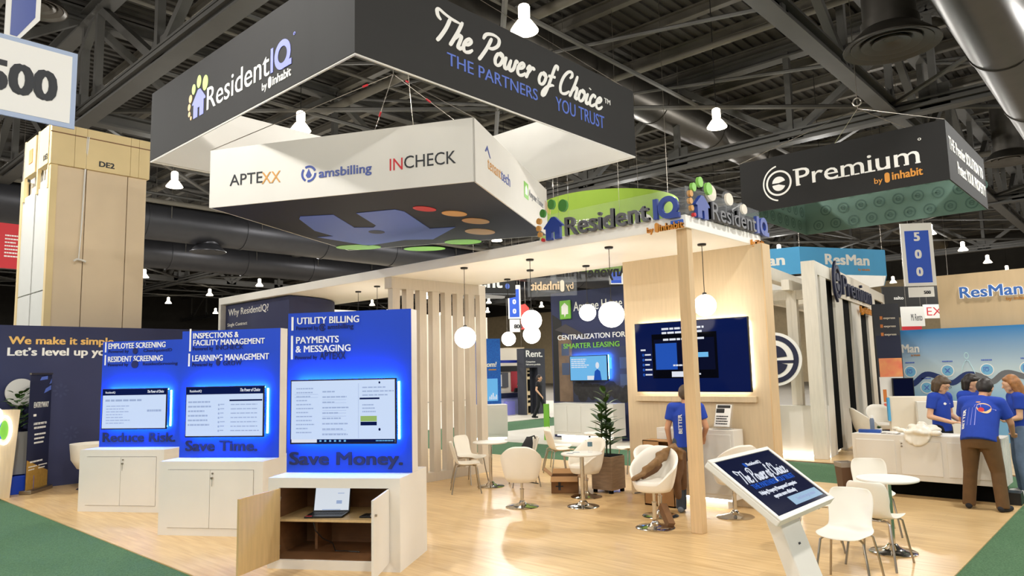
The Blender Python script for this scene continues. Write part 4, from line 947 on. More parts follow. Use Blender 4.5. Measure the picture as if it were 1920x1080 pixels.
# ---- slanted touch screen stand in the foreground
TS = F((5.53, 2.35, 1.05), (1, 0, 0), (0, .814, .581))
ts = thing('touchscreen_stand', 'slanted white touchscreen stand with a navy slogan page', 'touchscreen', (5.53, 2.0, 0))
MB().fbox(TS, -.535, -.325, .535, .325, -.06, -.006).build('housing', WHITE, ts, smooth=0, bevel=.01)
mb = MB()
for a, b, c, d in ((-.535, -.325, .535, -.285), (-.535, .29, .535, .325), (-.535, -.285, -.495, .29), (.495, -.285, .535, .29)): mb.fbox(TS, a, b, c, d, -.008, .006)
mb.build('bezel', WHITE, ts, smooth=0, bevel=.004)
MB().fbox(TS, -.495, -.285, .495, .29, -.006, -.001).build('screen', SCRP, ts, smooth=0)
mb = MB(); brush(mb, TS, 'The Power of Choice', -.42, .035, .80, .13, wt=.25, c0=.0, c1=.002); letter(mb, TS, 'ResidentIQ', -.10, .185, .24, .032, bold=.01, c0=0, c1=.002)
letter(mb, TS, 'Helping Property Management Companies', -.38, -.09, .66, .034, bold=.02, c0=0, c1=.002); letter(mb, TS, 'operate more efficiently', -.25, -.147, .40, .034, bold=.02, c0=0, c1=.002); mb.build('screen_text', SCRT, ts, smooth=0)
mb = MB(); letter(mb, TS, 'THE PARTNERS YOU TRUST', -.38, -.03, .76, .046, bold=.03, c0=0, c1=.002); mb.fbox(TS, -.15, .18, -.115, .22, 0, .002); mb.build('screen_text', SCRB, ts, smooth=0)
MB().fbox(TS, -.10, -.255, .45, -.172, 0, .002).build('screen_button', EM('pale_blue_button', (176, 210, 240), .8), ts, smooth=0)
mb = MB(); letter(mb, TS, 'Touch here to get started', .0, -.225, .36, .03, c0=.002, c1=.004); mb.build('screen_text', SCRL, ts, smooth=0)
mb = MB(); mb.prism(F((5.50, 0, 0), (0, 1, 0), (0, 0, 1)), [(2.40, .96), (2.27, .88), (1.95, .02), (2.08, .02)], -.18, .18); o = mb.build('stand', WHITE, ts, smooth=0, bevel=.012)
MB().fbox(F((5.50, 1.95, .02), (1, 0, 0), (0, .349, .937)), -.012, .62, .02, .635, 0, .004).build('lock_slot', DMET, ts, smooth=0)
MB().box(5.2, 1.75, 0, 5.8, 2.5, .02).build('base_plate', WHITE, ts, smooth=0, bevel=.006)
mb = MB(); P = TS.at(.38, -.28, -.06); mb.tube([(P.x+.03*math.cos(t), P.y, P.z-.02+.02*math.sin(t)) for t in [k*PI/6 for k in range(12)]], .006, 6, True); mb.build('cable_ring', BRUSH, ts)

# ================================================================== furniture
def sm(a, b, x): x = max(0, min(1, (x-a)/(b-a))); return x*x*(3-2*x)
def make_tub():
    t = thing('tub_chair', 'white tub chair', 'chair')
    nu, nv = 56, 7
    def rim(a):
        q = abs(a)/PI; return .455+.11*sm(.15, .40, q)+.29*sm(.26, .95, q)
    def ring(r_top, r_bot, z_bot, dz):
        out = []
        for j in range(nv+1):
            row = []
            for i in range(nu):
                a = -PI+2*PI*i/nu; zt = rim(a)+dz; s = j/nv; z = z_bot+(zt-z_bot)*s
                h = (z-.36)/.44; r = r_bot+(r_top-r_bot)*min(1, max(0, h)**.6 if h > 0 else 0)
                row.append((r*math.cos(a)*1.0, r*math.sin(a)*1.02, z))
            out.append(row)
        return out
    o = ring(.315, .20, .36, 0); n_ = ring(.262, .19, .42, -.004)
    mb = MB(); rows = [[(.10*math.cos(-PI+2*PI*i/nu), .10*math.sin(-PI+2*PI*i/nu), .352) for i in range(nu)]]+o
    mid = [tuple((Vector(o[-1][i])+Vector(n_[-1][i]))/2+Vector((0, 0, .018))) for i in range(nu)]
    rows += [mid]+n_[::-1]
    vs = [p for r in rows for p in r]; N = len(rows)
    fs = [(i*nu+k, i*nu+(k+1) % nu, (i+1)*nu+(k+1) % nu, (i+1)*nu+k) for i in range(N-1) for k in range(nu)]+[list(range(nu))[::-1], list(range((N-1)*nu, N*nu))]
    mb.add(vs, fs).build('shell', LEATH, t, local=True, smooth=60)
    MB().lathe([(.02, .41), (.20, .41), (.232, .43), (.242, .455), (.235, .48), (.2, .492), (.05, .497)], n=40).build('seat_cushion', LEATH, t, local=True, smooth=60)
    MB().lathe([(.235, 0), (.238, .006), (.22, .016), (.14, .026), (.07, .045), (.04, .075), (.034, .09), (.02, .09)], n=40).build('base', CHROME, t, local=True, smooth=60)
    c = MB(); c.cyl((0, 0, .085), (0, 0, .24), .027, n=18); c.cyl((0, 0, .24), (0, 0, .25), .031, n=18); c.cyl((0, 0, .25), (0, 0, .355), .018, n=16); c.build('column', CHROME, t, local=True)
    MB().tube([(0, .02, .345), (.02, -.12, .335), (.03, -.24, .315)], .007, 8).build('height_lever', DMET, t, local=True)
    return t
tub = make_tub()
def place_tub(xy, face, label, lift=0, first=[True]):
    if first[0]: o = tub; first[0] = False; o.location = (xy[0], xy[1], 0); o.rotation_euler = (0, 0, math.radians(face)); o['label'] = label
    else: o = dup(tub, (xy[0], xy[1], 0), math.radians(face), label)
    o['group'] = 'white tub chairs on chrome pedestals'
    if lift:
        for ch in o.children:
            if ch.name.split('.')[0] in ('shell', 'seat_cushion', 'height_lever'): ch.location.z = lift
            if ch.name.split('.')[0] == 'column': ch.scale.z = (.36+lift)/.36
    return o
place_tub((7.80, 7.00), 38, 'white tub chair seen from its back, nearest the slatted screen table')
place_tub((8.95, 6.72), 168, 'white tub chair behind the small table with the water bottle')
place_tub((7.74, 4.79), 188, 'white tub chair draped with a brown jacket, beside the pine post', .08)
place_tub((8.38, 5.10), 250, 'white tub chair mostly hidden behind the jacket-draped one', .02)
place_tub((8.88, 4.30), 60, 'white tub chair seen from behind above the touchscreen', .06)
place_tub((3.25, 15.1), 200, 'low white bowl-shaped chair') if False else None

def make_table():
    t = thing('round_table', 'white round pedestal table', 'table')
    MB().lathe([(.02, .715), (.27, .715), (.292, .722), (.296, .732), (.292, .742), (.02, .744)], n=48).build('table_top', WHITE, t, local=True)
    MB().lathe([(.225, 0), (.228, .006), (.21, .016), (.13, .026), (.07, .05), (.045, .085), (.02, .085)], n=40).build('base', CHROME, t, local=True, smooth=60)
    MB().cyl((0, 0, .08), (0, 0, .715), .03, n=20).build('column', CHROME, t, local=True)
    return t
table = make_table()
table.location = (8.83, 8.62, 0); table['label'] = 'round white table standing right beside the slatted screen'
dup(table, (8.31, 6.30, 0), 0, 'round white table holding a water bottle and leaflets')
dup(table, (11.03, 7.93, 0), 0, 'round white table farthest back, near the green aisle')
dup(table, (8.19, 2.27, 0), 0, 'round white table among the shell chairs by the reception counter')
for o in [x for x in COL.objects if x.name.startswith('round_table')]: o['group'] = 'white round pedestal tables'

def make_chair():
    t = thing('shell_chair', 'white shell chair', 'chair')
    prof = [(.235, .425, .165), (.225, .442, .195), (.16, .448, .215), (.06, .440, .22), (-.05, .436, .215), (-.13, .448, .20), (-.18, .49, .182), (-.205, .56, .182), (-.23, .65, .195), (-.252, .73, .195), (-.268, .785, .175), (-.272, .803, .14)]
    prof = [(Vector((a, 0, b)), w) for a, b, w in prof]; n = 12; mb = MB(); vs = []
    for k, (p, w) in enumerate(prof):
        for i in range(n+1):
            s = -1+2*i/n; lift = .022*abs(s)**3 if k < 6 else 0; wrap = .05*s*s if k >= 6 else .0
            vs.append((p.x+wrap, w*s, p.z+lift))
    fs = [(k*(n+1)+i, k*(n+1)+i+1, (k+1)*(n+1)+i+1, (k+1)*(n+1)+i) for k in range(len(prof)-1) for i in range(n)]
    mb.add(vs, fs); mb.build('shell', SHELL, t, local=True, smooth=80, solid=.012, subd=1)
    for sx, sy in ((1, 1), (1, -1), (-1, 1), (-1, -1)):
        MB().tube([(.10*sx, .10*sy, .428), (.145*sx, .15*sy, .425), (.165*sx, .175*sy, .405), (.20*sx-.01, .205*sy, .2), (.235*sx-.01, .23*sy, 0)], .0105, 10).build('leg', BRUSH, t, local=True)
    mb = MB(); mb.cyl((.12, -.13, .424), (.12, .13, .424), .009, n=8); mb.cyl((-.12, -.13, .424), (-.12, .13, .424), .009, n=8); mb.box(-.09, -.05, .415, .09, .05, .43)
    mb.build('seat_frame', BRUSH, t, local=True)
    return t
chair = make_chair()
def place_chair(xy, face, label, first=[True]):
    if first[0]: o = chair; first[0] = False; o.location = (xy[0], xy[1], 0); o.rotation_euler = (0, 0, math.radians(face)); o['label'] = label
    else: o = dup(chair, (xy[0], xy[1], 0), math.radians(face), label)
    o['group'] = 'white shell chairs on chrome legs'; return o
place_chair((6.78, 2.25), 183, 'nearest shell chair, turned away from the table beside the touchscreen')
place_chair((7.67, 2.25), -4, 'shell chair seen from behind, pushed toward the near round table')
place_chair((9.0, 2.66), 204, 'shell chair standing against the white reception counter')
place_chair((7.97, 2.92), -68, 'shell chair half hidden behind the touchscreen edge')
place_chair((8.22, 8.58), -40, 'shell chair with its side to us, left of the table by the slats')
place_chair((8.93, 9.22), -86, 'shell chair with its face to us, close against the slats')
place_chair((9.22, 8.22), 140, 'shell chair with a black bag slung over its back')
place_chair((10.6, 8.55), -30, 'shell chair whose back shows above the bottle table')
place_chair((11.05, 8.95), -70, 'farthest shell chair, only its white backrest edge showing')
place_chair((11.5, 7.55), 150, 'shell chair partly behind the tall potted plant')

# things on and by the tables
bt = thing('water_bottle', 'clear water bottle on the round table with leaflets', 'bottle', (8.38, 6.2, .744))
MB().lathe([(.0, 0), (.032, .002), (.034, .02), (.034, .14), (.028, .17), (.014, .2), (.014, .215), (0, .215)], n=20).build('bottle', CLEAR, bt, local=True)
MB().lathe([(.0345, .09), (.0345, .15)], n=20).build('label_band', M('bottle_label', (90, 120, 130), .5), bt, local=True)
MB().cyl((0, 0, .215), (0, 0, .235), .017, n=14).build('cap', DMET, bt, local=True)
for k, (x, y, a) in enumerate(((8.2, 6.4, .3), (8.33, 6.42, .8))):
    t = thing('leaflet', 'printed leaflet lying at the rim of the bottle table' if k else 'grey-printed leaflet nearer the table edge, away from the bottle', 'leaflet', (x, y, .744), a)
    MB().box(-.10, -.07, 0, .10, .07, .002+.001*k).build('sheet', PRW, t, local=True, smooth=0)
    mb = MB(); mb.box(-.08, -.05, .002+.001*k, .0, .05, .0027+.001*k); mb.build('print', M('leaflet_ink', (120, 130, 140), .6), t, local=True, smooth=0)
bg = thing('shoulder_bag', 'black shoulder bag hanging on a shell chair back', 'bag', (9.28, 8.2, .5))
MB().loft([((9.1, 8.08, .42), (.05, -.12, 0), (.03, .03, 0)), ((9.12, 8.10, .55), (.07, -.1, 0), (.045, .045, 0)), ((9.24, 8.13, .70), (.05, -.07, 0), (.035, .035, 0)), ((9.33, 8.17, .80), (.03, -.04, 0), (.02, .02, 0))]).build('pouch', BLACKC, bg, smooth=60)
MB().tube([(9.3, 8.2, .78), (9.42, 8.14, .81), (9.5, 8.18, .74)], .012, 6).build('strap', BLACKC, bg)

# open carton on the floor
ct = thing('cardboard_box', 'open cardboard box on the floor under the bottle table', 'box', (9.12, 7.26, 0), math.radians(-55))
mb = MB(); w, d, h = .42, .3, .26
for b in ((-w/2, -d/2, 0, w/2, -d/2+.006, h), (-w/2, d/2-.006, 0, w/2, d/2, h), (-w/2, -d/2, 0, -w/2+.006, d/2, h), (w/2-.006, -d/2, 0, w/2, d/2, h), (-w/2, -d/2, 0, w/2, d/2, .006)): mb.box(*b)
mb.build('carton', CARDD, ct, local=True, smooth=0)
for P, q, r_ in (((-w/2, -d/2, h), (w, 0, 0), (0, -.13, -.06)), ((-w/2, d/2, h), (w, 0, 0), (0, .13, .06)), ((-w/2, -d/2, h), (0, d, 0), (-.12, 0, .1)), ((w/2, -d/2, h), (0, d, 0), (.16, 0, -.07))):
    a, b, c = Vector(P), Vector(q), Vector(r_); nn = b.cross(c).normalized()*.006
    MB().add([a, a+b, a+b+c, a+c, a+nn, a+b+nn, a+b+c+nn, a+c+nn], [(0, 1, 2, 3), (4, 7, 6, 5), (0, 4, 5, 1), (1, 5, 6, 2), (2, 6, 7, 3), (3, 7, 4, 0)]).build('flap', CARD, ct, local=True, smooth=0)
mb = MB(); fz = F((0, -d/2, 0), (1, 0, 0)); mb.fbox(fz, -.1, .05, -.06, .2, .0005, .002); mb.fbox(fz, -.14, .1, -.02, .12, .0005, .002); mb.build('print', INK, ct, local=True, smooth=0)
# brown carton by the wall cabinet
ct = thing('cardboard_box', 'tan open carton standing before the television cabinet', 'box', (9.06, 5.44, 0), 0)
mb = MB(); w, d, h = .25, .48, .90
for b in ((-w/2, -d/2, 0, -w/2+.01, d/2, .5), (-w/2, -.02, .5, -w/2+.01, d/2, h), (-w/2, -d/2, 0, w/2, -d/2+.01, h), (-w/2, d/2-.01, 0, w/2, d/2, h), (w/2-.01, -d/2, 0, w/2, d/2, h), (-w/2, -d/2, 0, w/2, d/2, .02), (-w/2, -d/2, .5, w/2, d/2, .515), (-w/2, -d/2, h-.012, w/2, d/2, h)): mb.box(*b)
mb.build('carton', CARD, ct, local=True, smooth=0)
# leaning wood block
t = thing('cardboard_tube_box', 'slim brown carton leaning by the tub chair pedestal', 'box', (7.95, 4.72, 0))
f = F((7.9, 4.62, .02), (.5, .7, .75), (-.7, .45, .1)); MB().fbox(f, 0, 0, .30, .09, -.05, .04).build('carton', CARDD, t, smooth=0, bevel=.004)
# jacket and trousers thrown over the tub chair
t = thing('jacket', 'brown jacket crumpled over the arm of a tub chair', 'jacket', (7.75, 4.7, .55))
mb = MB(); random.seed(3)
path = [(7.542, 4.948, 0.603), (7.631, 4.875, 0.636), (7.705, 4.826, 0.707), (7.807, 4.78, 0.763), (7.891, 4.752, 0.82), (7.993, 4.734, 0.889), (8.099, 4.703, 0.913), (8.173, 4.687, 0.874), (8.231, 4.688, 0.762)]
R = [.02, .035, .045, .055, .05, .045, .04, .04, .04]
for k in range(len(path)-1):
    mb.cap(path[k], path[k+1], R[k], R[k+1])
for k in range(26):
    i = random.randrange(1, len(path)); p = Vector(path[i])+Vector([random.uniform(-.05, .05) for _ in range(3)]); q = Vector(path[max(0, i-1)])+Vector([random.uniform(-.05, .05) for _ in range(3)])
    mb.cap(p, q, .022, .028, n=8)
mb.build('cloth', COATB, t, remesh=.014, soft=3)
MB().cap((7.637, 4.872, 0.616), (7.768, 4.775, 0.691), .04, .045).cap((7.768, 4.775, 0.691), (7.871, 4.775, 0.731), .045, .04).build('sleeve', COATD, t, remesh=.014, soft=4)
t = thing('hanging_coat', 'brown coat hanging down between two tub chairs', 'coat', (8.35, 4.75, .5))
mb = MB(); P = [(8.219, 4.683, 0.87), (8.221, 4.72, 0.643), (8.171, 4.721, 0.517), (8.184, 4.709, 0.32)]
mb.cap(P[0], P[1], .05, .07); mb.cap(P[1], P[2], .07, .06); mb.cap(P[2], P[3], .06, .045); mb.cap((8.294, 4.682, 0.836), (8.326, 4.716, 0.418), .05, .05)
mb.build('cloth', COATD, t, remesh=.014, soft=4)

# tall plant in a planter
pl = thing('potted_plant', 'tall leafy plant in a weathered square wooden planter', 'plant', (9.54, 6.72, 0))
MB().box(9.34, 6.52, .05, 9.72, 6.90, .56).build('planter', RECL, pl, smooth=0, bevel=.008)
for x in (9.36, 9.66):
    for y in (6.54, 6.84): MB().box(x, y, 0, x+.05, y+.05, .05).build('foot', MATTE, pl, smooth=0)
MB().box(9.36, 6.54, .555, 9.70, 6.88, .57).build('soil', MATTE, pl, smooth=0)
def leaf(mb, p, d, L, w, droop=.4, k=6, up=Vector((0, 0, 1))):
    d = Vector(d).normalized(); s = d.cross(up); s = s.normalized() if s.length > .01 else Vector((1, 0, 0)); vs = []
    for i in range(k+1):
        t = i/k; c = Vector(p)+d*L*t-up*droop*L*t*t; ww = w*math.sin(PI*min(1, .08+.92*t))**.7*(1-.2*t); nn = s.cross(d)
        vs += [c-s*ww/2-nn*ww*.12, c+nn*.0, c+s*ww/2-nn*ww*.12]
    fs = []
    for i in range(k): a = 3*i; fs += [(a, a+1, a+4, a+3), (a+1, a+2, a+5, a+4)]
    mb.add(vs, fs)
random.seed(11); mb = MB(); st = MB()
for (bx, by, H) in ((9.52, 6.72, 1.0), (9.48, 6.78, .72), (9.56, 6.68, .5)):
    st.tube([(bx, by, .56), (bx+.01, by, .56+H*.5), (bx+.015, by-.01, .56+H)], .014, 6)
    n = int(H*26)
    for i in range(n):
        a = i*2.4; z = .72+(H-.12)*i/n; el = .5+.7*(i/n)
        leaf(mb, (bx, by, z), (math.cos(a), math.sin(a), el), .28+.14*random.random()-.08*(i/n), .095, .35)
for a in (1.2, 2.6, 4.0, 5.3): leaf(mb, (9.5, 6.72, .75), (math.cos(a), math.sin(a), .5), .42, .06, .3)
st.build('stem', LEAFD, pl); mb.build('foliage', LEAF, pl, smooth=80)

# ---- reception counter
cr = thing('reception_counter', 'long white reception counter with a black recessed base', 'counter', (11.45, 1.72, 0))
MB().box(11.45, 1.74, .25, 12.02, 3.62, .88).build('body', WHITE, cr, smooth=0, bevel=.006)
MB().box(11.74, 1.80, 0, 12.0, 3.58, .25).build('plinth', MATTE, cr, smooth=0)
for y in (1.86, 2.45, 3.04):
    o = MB().box(11.436, y, .33, 11.452, y+.52, .80).build('door', WHITE, cr, smooth=0, bevel=.003)
MB().cyl((11.437, 2.945, .765), (11.42, 2.945, .765), .011, n=10).build('lock', BRUSH, cr); MB().cyl((11.437, 2.945, .725), (11.42, 2.945, .725), .012, n=10).build('lock', BRUSH, cr)
mb = MB()
for x in (11.55, 11.7, 11.85): mb.box(x, 1.734, .27, x+.01, 1.742, .86)
mb.build('end_rib', WHITE, cr, smooth=0)
t = thing('plinth_box', 'small black box at the end foot of the reception counter', 'box', (11.72, 1.66, 0))
MB().box(11.66, 1.62, 0, 11.9, 1.785, .16).build('case', BPLA, t, smooth=0, bevel=.004)
P = Vector((11.542, 3.565, 0.922))
cz = .88
bx = thing('snack_box', 'blue packet box lying on the reception counter end', 'box', (11.66, 3.42, cz), -PI/2+.1)
MB().box(-.15, -.05, 0, .15, .05, .045).build('carton', M('blue_packet', (40, 84, 170), .4, noise=.3, nscale=12), bx, local=True, smooth=0, bevel=.004)
bt = thing('water_bottle', 'tall grey-blue bottle with white cap on the reception counter', 'bottle', (11.86, 3.44, cz))
MB().lathe([(0, 0), (.03, .0), (.032, .02), (.032, .17), (.022, .2), (.02, .205)], n=20).build('bottle', M('steel_blue_bottle', (110, 124, 146), .3), bt, local=True)
MB().cyl((0, 0, .2), (0, 0, .24), .024, n=16).build('cap', PRW, bt, local=True)
pp = thing('potted_succulent', 'tiny green plant in a white pot on the counter', 'plant', (11.80, 3.33, cz))
MB().lathe([(0, 0), (.03, 0), (.042, .055), (.036, .055), (.03, .045)], n=18).build('pot', PRW, pp, local=True)
mb = MB(); random.seed(4)
for k in range(34): a = k*2.4; leaf(mb, (0, 0, .05), (math.cos(a), math.sin(a), .4+1.6*random.random()), .05+.02*random.random(), .018, .2, 3)
mb.build('foliage', LEAF, pp, local=True)
t = thing('tablet', 'flat grey tablet lying on the counter beside the succulent', 'tablet', (11.6, 3.12, cz)); MB().box(-.08, -.11, 0, .08, .11, .008).build('body', BRUSH, t, local=True, smooth=0, bevel=.002)
bgp = thing('plastic_bag', 'crumpled white bag spilling over the reception counter edge', 'bag', (11.5, 2.75, cz))
mb = MB(); random.seed(8)
for k in range(46):
    x = 11.60+random.gauss(0, .09); y = 2.72+random.gauss(0, .13); z = cz+.04+abs(random.gauss(0, .03))
    if x < 11.46: x = 11.42
    mb.sph((x, y, z), .05+.02*random.random(), (1, 1.2, .6), 10, 7)
for k in range(12): y = 2.58+.32*k/12; mb.cap((11.47, y, cz+.03), (11.415, y+random.uniform(-.02, .02), cz-.04-.09*math.sin(PI*k/12)), .04, .022, n=8)
mb.build('film', M('white_plastic_film', (240, 232, 214), .3, noise=.06, nscale=8), bgp, remesh=.016, soft=2)
for k, (x, y) in enumerate(((11.66, 2.32), (11.6, 2.1))):
    t = thing('paper_sheet', 'white paper sheet on the counter by the bag' if k == 0 else 'white paper sheet under the leaning man on the counter', 'paper', (x, y, cz), .2*k); MB().box(-.1, -.14, 0, .1, .14, .002).build('sheet', PRW, t, local=True, smooth=0)
tb = thing('trash_bin', 'dark brown waste bin with a liner beside the counter', 'bin', (11.6, 3.80, 0))
MB().lathe([(.0, 0), (.12, 0), (.155, .42), (.15, .42), (.115, .02)], n=4).build('bin', M('brown_bin', (92, 66, 46), .5), tb, local=True, smooth=0)
MB().lathe([(.157, .36), (.162, .43), (.15, .435), (.14, .38)], n=4).build('liner', M('grey_liner', (150, 140, 128), .4), tb, local=True, smooth=0)

# ---- banner stand, lit emblem panel, plant and chairs on the far left
rb = thing('rollup_banner', 'dark blue roll-up banner with a gold foot before the navy wall', 'banner', (3.86, 15.0, 0))
rf = F((3.63, 14.74, 0), (.66, .75, 0)); rw = .70
MB().fbox(rf, 0, .06, rw, 2.05, -.01, 0).build('print_sheet', DNAVY, rb, smooth=0)
MB().fbox(rf, -.01, 0, rw+.01, .07, -.1, .1).build('base_case', BRUSH, rb, smooth=0, bevel=.01)
MB().fbox(rf, -.005, 2.05, rw+.005, 2.085, -.02, .012).build('top_rail', BRUSH, rb, smooth=0)
MB().prism(rf, [(0, .07), (rw, .07), (rw, .33), (0, .58)], .0005, .002).build('gold_print', M('gold_print', (190, 150, 70), .5, noise=.2, nscale=20), rb, smooth=0)
mb = MB(); letter(mb, rf, 'ENTRYWAY', .14, 1.47, .48, .10, bold=-.01); mb.fbox(rf, .14, 1.32, .23, 1.36, .001, .003); letter(mb, rf, 'A BETTER WAY TO', .16, 1.17, .42, .04); letter(mb, rf, 'RENT AN APARTMENT', .18, 1.10, .38, .035)
lines(mb, rf, .2, .82, .58, 1.04, 3); lines(mb, rf, .1, .50, .62, .57, 1); lines(mb, rf, .06, .38, .34, .48, 2); lines(mb, rf, .38, .38, .66, .48, 2)
mb.build('lettering', PRW, rb, smooth=0)
mb = MB(); mb.prism(rf, [(.3, 1.95), (.55, 1.97), (.55, 2.03), (.34, 2.01)], .001, .003); mb.prism(rf, [(.45, 1.72), (.68, 1.78), (.68, 1.86), (.5, 1.80)], .001, .003); mb.prism(rf, [(.62, 1.88), (.69, 1.9), (.69, 1.98)], .001, .003); mb.build('graphic_print', BLUEL, rb, smooth=0)
np_ = thing('lit_emblem_panel', 'wood panel with a white neon outline emblem at the picture edge', 'sign', (3.1, 14.62, 0))
NPF = F((2.45, 14.62, 0), (1, 0, 0))
MB().prism(NPF, [(0, 0), (.93, 0), (1.02, 1.46), (0, 1.5)], -.2, 0).build('panel', MAPLE, np_, smooth=0)
MB().prism(NPF, [(.1, .2), (.55, .2), (.62, .9), (.78, 1.0), (.76, 1.3), (.5, 1.45), (.1, 1.45)], .001, .004).build('emblem_print', BLUEP, np_, smooth=0)
mb = MB(); mb.ell(NPF, .80, 1.13, .06, .16, .005, .008); mb.build('emblem_dot', LIME, np_, smooth=0)
mb = MB(); mb.tube([NPF.at(.60, .02, .03), NPF.at(.66, .3, .03), NPF.at(.69, .5, .03), NPF.at(.72, .66, .03), NPF.at(.67, .82, .03), NPF.at(.60, 1.0, .03), NPF.at(.60, 1.2, .03), NPF.at(.62, 1.36, .03), NPF.at(.66, 1.46, .03)], .02, 8)
mb.tube([NPF.at(.80+.095*math.cos(t), 1.13+.23*math.sin(t), .03) for t in [k*PI/10 for k in range(20)]], .018, 8, True)
mb.tube([NPF.at(.69+.06*math.cos(t), 1.36+.13*math.sin(t), .03) for t in [k*PI/10 for k in range(20)]], .018, 8, True); mb.build('neon_tube', NEON, np_)
gp = thing('potted_plant', 'leafy green plant in a tall grey planter by the roll-up banner', 'plant', (3.45, 15.2, 0))
MB().prism(F((3.62, 15.10, 0), (1, 0, 0)), [(-.14, .32), (.14, .32), (.17, 1.05), (-.1, 1.05)], -.16, .0).build('planter', M('grey_planter', (160, 158, 152), .6), gp, smooth=0)
random.seed(5); mb = MB()
for k in range(60):
    a = k*2.4; z = 1.08+.68*random.random(); r = .16*random.random(); leaf(mb, (3.55+r*math.cos(a), 15.12+r*math.sin(a)*.6, z), (math.cos(a), math.sin(a)*.8, .5+random.random()), .14+.1*random.random(), .09, .5)
mb.build('foliage', LEAF, gp, smooth=80)
t = thing('blue_crate', 'bright blue crate under the grey planter by the banner', 'crate', (3.6, 15.1, 0)); MB().box(3.46, 14.92, 0, 3.80, 15.28, .3).build('case', BLUEP, t, smooth=0, bevel=.008)
t = thing('display_disc', 'round white disc standing behind the plant against the navy wall', 'disc', (3.6, 15.35, 0)); f = F((3.61, 15.4, 0), (1, 0, 0)); mb = MB(); mb.ell(f, .03, 1.75, .24, .24, 0, .03, 40); mb.build('disc', FABW, t); MB().fbox(f, -.03, 0, .03, 1.55, -.02, .0).build('stand', BRUSH, t, smooth=0)
t = thing('bowl_chair', 'white bowl-shaped chair peeping past the farthest kiosk', 'chair', (4.61, 14.58, 0))
MB().lathe([(.1, .33), (.24, .36), (.34, .52), (.37, .80), (.345, .80), (.31, .55), (.2, .46), (.02, .45)], (4.61, 14.58, 0), 40).build('shell', LEATH, t, smooth=60)
MB().lathe([(.24, 0), (.2, .02), (.05, .05), (.03, .34)], (4.61, 14.58, 0), 30).build('base', CHROME, t)

# ================================================================== the booths behind
# ---- navy apartment-photo wall with its cabinet and screen
aw = thing('display_wall', 'navy wall printed with an apartment building, beyond the globes', 'wall', (16.2, 11.9, 0))
MB().box(16.2, 10.3, 0, 16.32, 13.22, 4.12).build('panel', NAVY, aw, smooth=0)
AF = F((16.2, 13.2, 0), (0, -1, 0))
PH = M('photo_dusk_sky', (58, 62, 84), .7, noise=.2, nscale=1.2); PB = M('photo_tan_brick', (128, 104, 82), .7, noise=.25, nscale=4); PW = M('photo_window', (70, 84, 110), .6); PT = M('photo_dark_hedge', (56, 54, 52), .8, noise=.5, nscale=7)
MB().fbox(AF, .05, 1.0, 2.85, 2.5, .001, .003).build('photo_print', PH, aw, smooth=0)
MB().prism(AF, [(.02, 1.0), (.02, 3.5), (.35, 3.3), (.42, 1.0)], .003, .005).build('photo_print', DMET, aw, smooth=0)
MB().prism(AF, [(.22, 1.0), (.22, 2.9), (.7, 2.72), (.7, 1.0)], .005, .007).build('photo_print', PB, aw, smooth=0)
MB().prism(AF, [(.1, 3.05), (.5, 3.2), (1.35, 2.78), (1.3, 2.72), (.6, 2.9)], .007, .009).build('photo_print', M('photo_roof', (72, 66, 66), .7), aw, smooth=0)
mb = MB()
for z in (1.75, 2.3): mb.fbox(AF, .33, z, .6, z+.34, .0075, .009)
for a, z in ((1.75, 1.9), (2.3, 1.9), (2.3, 1.45)): mb.fbox(AF, a, z, a+.3, z+.3, .0035, .005)
mb.build('photo_print', PW, aw, smooth=0)
mb = MB(); random.seed(2)
for k in range(26): mb.ell(AF, .85+.075*k, 1.18+.2*random.random(), .14, .2, .0035+.0001*k, .0055+.0001*k, 10)
mb.build('photo_print', PT, aw, smooth=0)
q = (0.53, 3.607)
mb = MB(); mb.fbox(AF, q[0]-.2, q[1]-.27, q[0]+.2, q[1]+.27, .0, .05); mb.build('emblem_tile', LIME, aw, smooth=0, bevel=.03)
MB().prism(AF, [(q[0]-.12, q[1]-.13), (q[0]-.12, q[1]+.1), (q[0], q[1]+.2), (q[0]+.12, q[1]+.1), (q[0]+.12, q[1]-.13), (q[0]+.04, q[1]-.13), (q[0]-.01, q[1]-.22), (q[0]-.03, q[1]-.13)], .051, .056).build('emblem_house', PRW, aw, smooth=0)
text(aw, AF, 'Anyone Home', (q[0]+.28, q[1]-.06, 1.65, .26), PRW, bold=.008, c0=.001, c1=.01)
text(aw, AF, 'CENTRALIZATION FOR', (0.202, 2.748, 2.319, 0.138), PRW, bold=.02, c0=.004, c1=.01)
text(aw, AF, 'SMARTER LEASING', (0.407, 2.497, 1.916, 0.137), GREENL if False else LIME, bold=.02, c0=.004, c1=.01)
AM = F((16.05, 13.2, 0), (0, -1, 0)); r = (.72, 1.58, 2.0, 2.28)
am = thing('monitor', 'bright cyan monitor on the apartment-photo wall', 'monitor', (16.1, 12, 1.58))
MB().fbox(AM, r[0], r[1], r[2], r[3], -.05, -.002).build('casing', BPLA, am, smooth=0); MB().fbox(AM, r[0]+.4, r[1]+.2, r[2]-.4, r[3]-.2, -.15, -.05).build('wall_mount', DMET, am, smooth=0)
MB().fbox(AM, r[0]+.02, r[1]+.02, r[2]-.02, r[3]-.02, -.0015, 0).build('screen', SCRC, am, smooth=0)
mb = MB(); lines(mb, AM, r[0]+.06, r[1]+.35, r[0]+.7, r[3]-.08, 5, .0005, .003, .5); mb.fbox(AM, r[0]+.6, r[1]+.03, r[0]+.85, r[1]+.14, .0005, .003); mb.ell(AM, r[0]+.95, r[1]+.42, .06, .09, .0005, .003, 14); mb.build('screen_text', SCRT, am, smooth=0)
